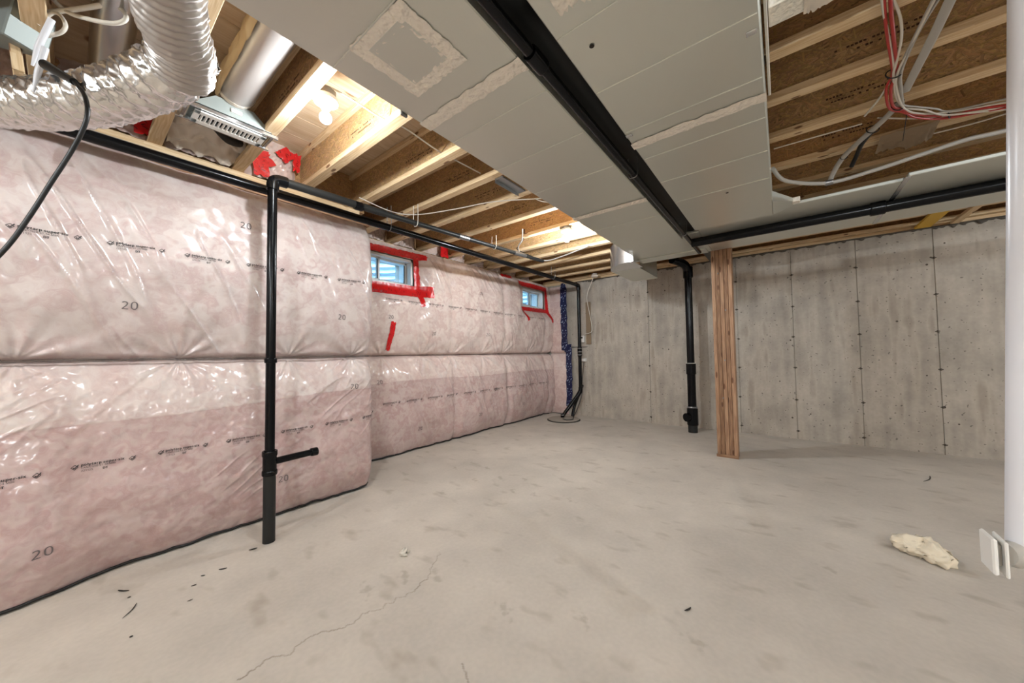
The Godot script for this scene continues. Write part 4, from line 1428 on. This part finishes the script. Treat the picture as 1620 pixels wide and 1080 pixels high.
	# cable tangle under the joists on the other side
	var R := [
		[[Vector3(0.339, 2.42, -1.738), Vector3(0.37, 2.41, -1.907), Vector3(0.405, 2.40, -2.071), Vector3(0.456, 2.39, -2.316), Vector3(0.453, 2.37, -2.41), Vector3(0.487, 2.36, -2.57), Vector3(0.542, 2.36, -2.655), Vector3(0.609, 2.37, -2.77), Vector3(0.759, 2.39, -2.942), Vector3(0.879, 2.40, -2.99), Vector3(0.997, 2.40, -3.043), Vector3(1.3, 2.40, -3.16)], 0.0065, M.red_cable, "red cable turning at the tied cable knot under the joists"],
		[[Vector3(0.322, 2.42, -1.72), Vector3(0.352, 2.41, -1.90), Vector3(0.388, 2.40, -2.07), Vector3(0.442, 2.39, -2.31), Vector3(0.436, 2.37, -2.40), Vector3(0.475, 2.355, -2.575), Vector3(0.545, 2.36, -2.68), Vector3(0.615, 2.365, -2.80), Vector3(0.76, 2.385, -2.96), Vector3(1.0, 2.395, -3.06), Vector3(1.3, 2.395, -3.17)], 0.0055, M.red_cable, "second red cable running just below the first one"],
		[[Vector3(0.312, 2.42, -1.717), Vector3(0.347, 2.41, -1.889), Vector3(0.4, 2.40, -2.104), Vector3(0.442, 2.39, -2.305), Vector3(0.434, 2.385, -2.471), Vector3(0.40, 2.39, -2.64), Vector3(0.405, 2.41, -2.68)], 0.0048, M.white_cable, "white cable splaying from the knot toward the return trunk"],
		[[Vector3(0.358, 2.42, -1.837), Vector3(0.404, 2.41, -1.966), Vector3(0.43, 2.40, -2.091), Vector3(0.442, 2.39, -2.239), Vector3(0.446, 2.38, -2.316), Vector3(0.481, 2.37, -2.483), Vector3(0.524, 2.37, -2.617)], 0.0048, M.white_cable, "white cable bowing out beside the red pair"],
		[[Vector3(0.51, 2.43, -1.80), Vector3(0.485, 2.41, -1.999), Vector3(0.472, 2.40, -2.182), Vector3(0.458, 2.38, -2.309), Vector3(0.475, 2.37, -2.428), Vector3(0.54, 2.36, -2.641), Vector3(0.63, 2.37, -2.78), Vector3(0.77, 2.40, -2.93), Vector3(1.0, 2.41, -3.03), Vector3(1.3, 2.41, -3.14)], 0.0048, M.white_cable, "white cable crossing the knot and running off with the red pair"],
		[[Vector3(0.50, 2.43, -1.78), Vector3(0.477, 2.41, -2.075), Vector3(0.464, 2.39, -2.277), Vector3(0.487, 2.375, -2.437), Vector3(0.523, 2.37, -2.599), Vector3(0.596, 2.38, -2.705), Vector3(0.69, 2.40, -2.835), Vector3(0.763, 2.40, -2.914), Vector3(0.974, 2.415, -2.995), Vector3(1.3, 2.415, -3.1)], 0.0048, M.grey_cable, "grey cable running highest above the red pair"],
		[[Vector3(0.503, 2.37, -2.623), Vector3(0.625, 2.37, -2.74), Vector3(0.751, 2.38, -2.91), Vector3(1.005, 2.40, -3.067), Vector3(1.3, 2.4, -3.2)], 0.0045, M.white_cable, "white cable starting at the knot below the red pair"],
		[[Vector3(0.46, 2.40, -2.74), Vector3(0.626, 2.385, -2.853), Vector3(0.755, 2.385, -2.926), Vector3(1.01, 2.395, -3.09)], 0.0042, M.white_cable, "thin white cable joining the bundle from below"],
		[[Vector3(0.0, 2.41, -2.76), Vector3(0.199, 2.40, -2.745), Vector3(0.40, 2.40, -2.755)], 0.004, M.white_cable, "thin white wire between the return trunk and the knot"],
		[[Vector3(0.70, 2.42, -3.20), Vector3(0.905, 2.40, -3.165), Vector3(1.1, 2.4, -3.13), Vector3(1.4, 2.4, -3.1)], 0.0045, M.white_cable, "thin white wire running beneath the cable bundle"],
		[[Vector3(0.53, 2.43, -1.85), Vector3(0.485, 2.41, -2.08), Vector3(0.470, 2.38, -2.30), Vector3(0.495, 2.37, -2.45), Vector3(0.528, 2.365, -2.60)], 0.0048, M.grey_cable, "grey cable coming down to the knot beside the flat strap"]]
	for q in R: cable("electrical_cable", q[0], q[1], q[2], q[3], "cable", "tied cables under the joists")
	mb = MB.new()
	mb.tube(smooth([Vector3(0.55, 2.43, -1.75), Vector3(0.535, 2.41, -1.942), Vector3(0.532, 2.40, -2.151), Vector3(0.526, 2.395, -2.349), Vector3(0.517, 2.38, -2.511)], 5), 0.018, 10, true, 0.22, Vector3.UP)
	single("flat_cable", mb, M.grey_cable, "broad flat grey cable coming down to the tied knot", "cable")
	mb = MB.new()
	mb.tube(smooth([Vector3(0.52, 2.38, -2.597), Vector3(0.476, 2.375, -2.744), Vector3(0.409, 2.37, -2.905), Vector3(0.35, 2.36, -3.07), Vector3(0.31, 2.31, -3.17), Vector3(0.295, 2.27, -3.215)], 6), 0.014, 12)
	single("grey_hose", mb, M.grey_cable, "pale grey hose curving from the knot down to the cross duct", "hose")
	mb = MB.new()
	mb.tube(smooth([Vector3(0.525, 2.39, -2.607), Vector3(0.478, 2.385, -2.771), Vector3(0.430, 2.38, -2.96), Vector3(0.42, 2.37, -3.12), Vector3(0.405, 2.34, -3.20)], 6), 0.012, 12)
	single("black_hose", mb, M.black_cable, "black hose curving beside the pale grey hose", "hose")
	for q in [[Vector3(0.447, 2.385, -2.315), 0.030, 0.35], [Vector3(0.51, 2.368, -2.61), 0.030, 0.6], [Vector3(0.76, 2.388, -2.935), 0.022, 1.2], [Vector3(0.355, 2.36, -3.065), 0.017, 0.3], [Vector3(0.45, 2.375, -2.81), 0.03, 0.4]]:
		mb = MB.new()
		var ring := []
		for k in 17:
			var a := TAU * k / 16.0
			ring.append(q[0] + Basis(Vector3.UP, q[2]) * Vector3(cos(a) * q[1], sin(a) * q[1] * 0.7, 0))
		mb.tube(ring, 0.0028, 6)
		single("cable_tie", mb, M.black_cable, ["black tie round the red cables above the knot", "black tie at the middle of the cable knot", "black tie where the bundle straightens out", "black tie round the pale grey hose", "black tie where both hoses leave the knot"][[0.35, 0.6, 1.2, 0.3, 0.4].find(q[2])], "cable tie")
	mb = MB.new()
	mb.tube(smooth([Vector3(-0.01, 2.28, -2.75), Vector3(0.06, 2.255, -2.95), Vector3(0.28, 2.245, -3.14), Vector3(0.50, 2.26, -3.15), Vector3(0.693, 2.28, -3.13), Vector3(0.871, 2.30, -3.12), Vector3(1.022, 2.30, -3.13), Vector3(1.6, 2.32, -3.13)], 6), 0.012, 12)
	t = thing("grey_conduit", "thin pale grey conduit sweeping along the cross duct edge", "conduit", Vector3(0.5, 2.25, -3.14))
	part(t, "tube", mb, M.grey_cable)
	coupling(t, "clamp", Vector3(0.265, 2.246, -3.138), Vector3(0.305, 2.246, -3.142), 0.017, M.steel)
	mb = MB.new()
	mb.tube([Vector3(0.56, 2.36, -2.70), Vector3(0.58, 2.30, -2.9)], 0.002, 5)
	single("hanging_string", mb, M.black_cable, "thin dark string hanging from the cable knot", "string")
	# torn paper
	mb = MB.new()
	mb.grid(26, 10, func(i, j):
		var x := lerpf(0.52, 0.76, i / 26.0)
		var w: float = j / 10.0
		return Vector3(x, 2.43 - w * 0.04 - 0.012 * sin(x * 30.0) * w, lerpf(-3.06, -3.20 - absf(wrinkle.get_noise_1d(x * 30.0)) * 0.08, w) + wrinkle.get_noise_2d(x * 14.0, w * 4.0) * 0.02), Vector3(0, -1, 0.3))
	single("torn_paper", mb, M.kraft, "torn brown paper flap hanging over the cross duct", "paper")
	mb = MB.new()
	mb.bb(Vector3(-0.012, 2.30, -1.98), Vector3(-0.002, 2.44, -1.36), 0.002)
	single("hanger_strip", mb, M.white_cable, "thin pale hanger strip along the return trunk edge", "strip")

# ---------------------------------------------------------------- loose things
func build_extras():
	# red sheathing tape
	var t := thing("red_tape", "red printed tape framing the nearer small window", "tape", Vector3(-3.4, 1.7, -2.3))
	wall_tape(t, "tape_strip", far_face, Vector2(-1.75, 2.295), Vector2(-2.69, 2.315), 0.075, M.red_tape, 1.0)
	wall_tape(t, "tape_strip", far_face, Vector2(-1.75, 1.86), Vector2(-2.74, 1.885), 0.135, M.red_tape, 2.0)
	wall_tape(t, "tape_strip", far_face, Vector2(-2.555, 2.29), Vector2(-2.59, 1.70), 0.068, M.red_tape, 3.0)
	t = thing("red_tape", "red printed tape framing the farther small window", "tape", Vector3(-3.4, 1.8, -5))
	wall_tape(t, "tape_strip", far_face, Vector2(-4.58, 2.31), Vector2(-5.48, 2.31), 0.075, M.red_tape, 4.0)
	wall_tape(t, "tape_strip", far_face, Vector2(-4.66, 1.885), Vector2(-5.46, 1.90), 0.07, M.red_tape, 5.0)
	wall_tape(t, "tape_strip", far_face, Vector2(-5.46, 2.30), Vector2(-5.50, 1.68), 0.06, M.red_tape, 6.0)
	wall_tape(t, "tape_strip", far_face, Vector2(-4.66, 1.98), Vector2(-4.77, 1.68), 0.055, M.red_tape, 7.0)
	t = thing("red_tape", "short upright red tape strip low on the sheet below a window", "tape", Vector3(-3.36, 1.2, -2.18))
	wall_tape(t, "tape_strip", far_face, Vector2(-2.185, 1.49), Vector2(-2.165, 1.18), 0.062, M.red_tape, 8.0)
	t = thing("red_tape", "crumpled red tape patches in the joist bay above the standpipe", "tape", Vector3(-2.95, 2.5, -0.95))
	var rim := func(_z, y): return -2.945 + (y - 2.5) * 0.1
	wall_tape(t, "tape_strip", rim, Vector2(-0.84, 2.44), Vector2(-0.82, 2.62), 0.10, M.red_tape, 9.0)
	wall_tape(t, "tape_strip", rim, Vector2(-0.80, 2.52), Vector2(-0.90, 2.58), 0.08, M.red_tape, 10.0)
	wall_tape(t, "tape_strip", rim, Vector2(-0.95, 2.62), Vector2(-1.02, 2.69), 0.09, M.red_tape, 11.0)
	wall_tape(t, "tape_strip", rim, Vector2(-1.06, 2.56), Vector2(-1.06, 2.69), 0.05, M.red_tape, 12.0)
	t = thing("red_tape", "red tape scrap in the bay behind the flexible duct", "tape", Vector3(-2.95, 2.5, -0.25))
	wall_tape(t, "tape_strip", rim, Vector2(-0.245, 2.45), Vector2(-0.235, 2.62), 0.08, M.red_tape, 13.0)
	t = thing("red_tape", "red tape patch between joists above the insulated wall", "tape", Vector3(-3.55, 2.5, -3.08))
	var rim2 := func(_z, _y): return -3.52
	wall_tape(t, "tape_strip", rim2, Vector2(-3.06, 2.42), Vector2(-3.06, 2.58), 0.13, M.red_tape, 14.0)
	t = thing("red_tape", "small red tape scrap at the sheet top before the farther window", "tape", Vector3(-3.45, 2.4, -4.3))
	wall_tape(t, "tape_strip", far_face, Vector2(-4.15, 2.36), Vector2(-4.42, 2.37), 0.05, M.red_tape, 15.0)
	# blue tape down the corner
	t = thing("blue_tape", "dark blue printed tape running down the far corner", "tape", Vector3(-3.08, 1.2, -5.6))
	for q in [[Vector3(-3.135, 2.33, -5.565), Vector3(-3.13, 1.75, -5.56), Vector3(-3.125, 1.17, -5.565), 0.13], [Vector3(-3.06, 1.28, -5.585), Vector3(-3.055, 0.7, -5.585), Vector3(-3.065, 0.16, -5.585), 0.12]]:
		part(t, "tape_strip", tape([q[0], q[1], q[2]], Vector3.RIGHT, q[3], Vector3.BACK, 0.02, 0.02, q[3] * 90.0), M.blue_tape)
	part(t, "tape_strip", tape([Vector3(-3.20, 2.36, -5.59), Vector3(-3.15, 2.36, -5.58), Vector3(-3.10, 2.34, -5.59)], Vector3.UP, 0.09, Vector3.BACK, 0.02, 0.02, 3.0), M.blue_tape)
	part(t, "tape_strip", tape([Vector3(-3.16, 1.22, -5.60), Vector3(-3.09, 1.18, -5.58), Vector3(-3.0, 1.13, -5.60)], Vector3.UP, 0.12, Vector3.BACK, 0.02, 0.03, 5.0), M.blue_tape)
	# clear film slung in the bay beside the register
	var mb := MB.new()
	mb.grid(22, 12, func(i, j):
		var z := lerpf(-0.34, -0.70, i / 22.0)
		var w: float = j / 12.0
		return Vector3(lerpf(-2.62, -2.95, w), 2.60 - 0.15 * w + wrinkle.get_noise_2d(z * 9.0, w * 3.0) * 0.04, z), Vector3(0.5, -1, 0))
	single("poly_flap", mb, M.film, "loose clear poly flap in the joist bay below the register", "plastic sheet")
	mb = MB.new()
	mb.tube(smooth([Vector3(-2.62, 2.50, -0.52), Vector3(-2.65, 2.47, -0.58), Vector3(-2.70, 2.50, -0.64)], 4), 0.03, 10)
	single("black_wrap", mb, M.dirt, "dark crumpled wrap tucked beside the ceiling register", "wrap")
	# batt scrap
	mb = MB.new()
	var sc := Vector3(0.56, 0.0, -2.84)
	mb.colored = true
	mb.grid(36, 20, func(i, j):
		var a: float = TAU * i / 36.0
		var b: float = PI * (j / 20.0)
		var r := 1.0 + 0.22 * sin(a * 3.0 + 0.6) + wrinkle.get_noise_3d(cos(a) * 3.0, sin(a) * 3.0, b * 2.0) * 0.22
		var q := Vector3(cos(a) * sin(b) * 0.115 * r, maxf(0.0, 0.040 + cos(b) * 0.050 * r + wrinkle.get_noise_2d(a * 5.0, b * 5.0) * 0.016), sin(a) * sin(b) * 0.075 * r)
		return sc + Basis(Vector3.UP, -0.75) * q, Vector3(0, 0, -1))
	single("insulation_scrap", mb, M.fibre, "torn cream scrap of fibre insulation lying on the concrete floor", "insulation scrap")
	# floor debris
	var bits := [[Vector3(-2.573, 0.004, -0.166), Vector3(-2.527, 0.004, -0.198), 0.01, "short dark sliver on the floor below the near batts"], [Vector3(-2.283, 0.004, -0.162), Vector3(-2.370, 0.004, -0.211), 0.006, "thin dark twig lying alone on the near floor"], [Vector3(-2.457, 0.004, -0.188), Vector3(-2.457, 0.004, -0.199), 0.01, "dark crumb between the short sliver and the twig"], [Vector3(-2.107, 0.004, -0.169), Vector3(-2.107, 0.004, -0.179), 0.011, "small dark chip nearest the viewpoint"], [Vector3(-2.197, 0.004, -0.354), Vector3(-2.196, 0.004, -0.374), 0.006, "thin curled shaving well out from the near batts"], [Vector3(-2.325, 0.004, -0.388), Vector3(-2.322, 0.004, -0.408), 0.008, "dark flake between twig and standpipe"], [Vector3(-2.392, 0.004, -0.437), Vector3(-2.381, 0.004, -0.451), 0.008, "small dark fleck below the near batts"], [Vector3(-2.386, 0.004, -0.507), Vector3(-2.368, 0.004, -0.537), 0.01, "dark flake on the floor before the standpipe"], [Vector3(-2.480, 0.004, -0.662), Vector3(-2.469, 0.004, -0.700), 0.012, "dark leaf-like flake close to the standpipe foot"], [Vector3(-0.369, 0.004, -1.653), Vector3(-0.352, 0.004, -1.690), 0.01, "curled dark shaving in the middle of the floor"], [Vector3(0.893, 0.004, -4.421), Vector3(0.977, 0.004, -4.646), 0.008, "thin dark shaving on the floor toward the back wall"]]
	for b in bits:
		mb = MB.new()
		var a0: Vector3 = b[0]
		var a1: Vector3 = b[1]
		var L := a0.distance_to(a1)
		var bow := (a1 - a0).normalized().cross(Vector3.UP) * L * 0.07
		var w: float = b[2]
		mb.tube(smooth([a0, (a0 + a1) * 0.5 + bow, a1], 4), [w * 0.2, w * 0.3, w * 0.4, w * 0.45, w * 0.45, w * 0.45, w * 0.4, w * 0.3, w * 0.2], 6, true, 0.4, Vector3.UP)
		single("debris_chip", mb, M.dirt, b[3], "debris", "chips on the concrete floor")
	mb = MB.new()
	mb.grid(10, 8, func(i, j):
		var a: float = TAU * i / 10.0
		var b: float = PI * j / 8.0
		var r := 0.025 * (1.0 + wrinkle.get_noise_2d(a * 9.0, b * 9.0) * 0.8)
		return Vector3(-1.713, 0, -1.182) + Vector3(cos(a) * sin(b) * r, maxf(0.0, 0.010 + cos(b) * r * 0.8), sin(a) * sin(b) * r), Vector3(0, 0, -1))
	single("paper_scrap", mb, M.white_cable, "tiny crumpled pale scrap on the floor near the wall jog", "scrap")
	# vacuum pipe with inlet plate, close to the viewpoint
	t = thing("vacuum_pipe", "white plastic pipe hanging at the edge with a white inlet plate", "pipe", Vector3(0.39, 0.68, -1.22))
	pipe(t, "tube", [Vector3(0.386, 0.672, -1.235), Vector3(0.386, 0.70, -1.235), Vector3(0.4275, 1.84, -1.2145), Vector3(0.448, 2.43, -1.204)], 0.0262, M.pvc, 32)
	var mq := func(a: Vector3, b: Vector3, h: float, th: float, called: String):
		# upright plate between two top corners
		var q := MB.new()
		var d := b - a
		var nz := d.cross(Vector3.UP).normalized()
		q.box((a + b) * 0.5 - Vector3(0, h * 0.5, 0), Vector3(d.length(), h, th), 0.003, Basis(d.normalized(), nz.cross(d.normalized()), nz))
		part(t, called, q, M.white_plastic)
	mq.call(Vector3(0.327, 0.728, -1.225), Vector3(0.327, 0.729, -1.165), 0.073, 0.008, "inlet_cover")
	mq.call(Vector3(0.344, 0.726, -1.229), Vector3(0.342, 0.726, -1.166), 0.072, 0.005, "wall_plate")
	mb = MB.new()
	mb.bb(Vector3(0.331, 0.672, -1.215), Vector3(0.340, 0.715, -1.180), 0.002)
	part(t, "hinge_block", mb, M.grey_cable)
	mb = MB.new()
	mb.tube(smooth([Vector3(0.345, 0.693, -1.198), Vector3(0.358, 0.69, -1.21), Vector3(0.372, 0.688, -1.223), Vector3(0.386, 0.69, -1.235)], 4), [0.022, 0.022, 0.022, 0.023, 0.024, 0.025, 0.025, 0.025, 0.025, 0.025, 0.025, 0.024, 0.024], 18)
	part(t, "inlet_elbow", mb, M.grey_cable)
	# blocking at the back wall
	mb = MB.new()
	mb.bb(Vector3(1.17, 2.405, -5.62), Vector3(1.29, 2.43, -4.95), 0.003)
	single("yellow_strap", mb, M.yellow, "yellow board bearing on the back wall sill", "board")
	mb = MB.new()
	mb.bb(Vector3(1.42, 2.40, -5.62), Vector3(1.48, 2.43, -4.95), 0.003)
	single("blocking_board", mb, M.lumber, "pale wood block bearing on the back wall sill beside the yellow one", "board")

func _ready():
	rng.seed = 4242
	wrinkle.seed = 7; wrinkle.frequency = 1.0; wrinkle.fractal_octaves = 2; wrinkle.noise_type = FastNoiseLite.TYPE_SIMPLEX_SMOOTH
	lump.seed = 19; lump.frequency = 1.0; lump.fractal_octaves = 2; lump.noise_type = FastNoiseLite.TYPE_SIMPLEX_SMOOTH
	# camera
	var cam := Camera3D.new()
	cam.name = "camera"
	cam.fov = rad_to_deg(2.0 * atan(540.0 / 546.76))
	cam.near = 0.05
	cam.far = 100.0
	cam.transform = Transform3D(Basis(Vector3.UP, deg_to_rad(38.003)) * Basis(Vector3.RIGHT, deg_to_rad(2.038)) * Basis(Vector3.BACK, deg_to_rad(-0.826)), Vector3(0, 1.12, 0))
	add_child(cam)
	# sky through the little windows
	var we := WorldEnvironment.new()
	we.name = "environment"
	var env := Environment.new()
	env.background_mode = Environment.BG_SKY
	var sky := Sky.new()
	var sm := ProceduralSkyMaterial.new()
	sm.sky_top_color = Color(0.50, 0.74, 0.92)
	sm.sky_horizon_color = Color(0.78, 0.91, 1.0)
	sm.ground_bottom_color = Color(0.35, 0.35, 0.35)
	sm.ground_horizon_color = Color(0.5, 0.5, 0.5)
	sm.sky_energy_multiplier = 4.0
	sky.sky_material = sm
	env.sky = sky
	env.tonemap_mode = Environment.TONE_MAPPER_LINEAR
	env.tonemap_exposure = 1.78
	env.sdfgi_enabled = true
	env.ssao_enabled = true
	env.ssil_enabled = true
	we.environment = env
	add_child(we)

	make_materials()
	# bare bulbs: two in view, two more in the part of the room behind the viewpoint
	ceiling_light(Vector3(-1.84, 2.365, -0.80), "bare glowing bulb in a white holder on the joists near the hatch", 0.52)
	ceiling_light(Vector3(-1.745, 2.312, -3.195), "bare glowing bulb in a white holder on the joists farther back", 1.1)
	ceiling_light(Vector3(1.6, 2.34, 2.6), "bare bulb in a white holder at the rear of the room", 3.4)
	ceiling_light(Vector3(-1.5, 2.34, 1.9), "bare bulb in a white holder behind the viewpoint", 1.5)
	ceiling_light(Vector3(2.6, 2.34, -0.4), "bare bulb in a white holder beyond the return trunk", 1.6)
	ceiling_light(Vector3(2.9, 2.33, -3.9), "bare bulb in a white holder out past the cable knot", 0.9)
	build_shell()
	build_joists()
	build_near_wall()
	build_far_wall()
	build_window(1, -1.75, -2.53, "small white sliding basement window nearer the standpipe")
	build_window(2, -4.75, -5.42, "small white sliding basement window near the far corner")
	build_ducts()
	build_pipes()
	build_post()
	build_cables()
	build_extras()
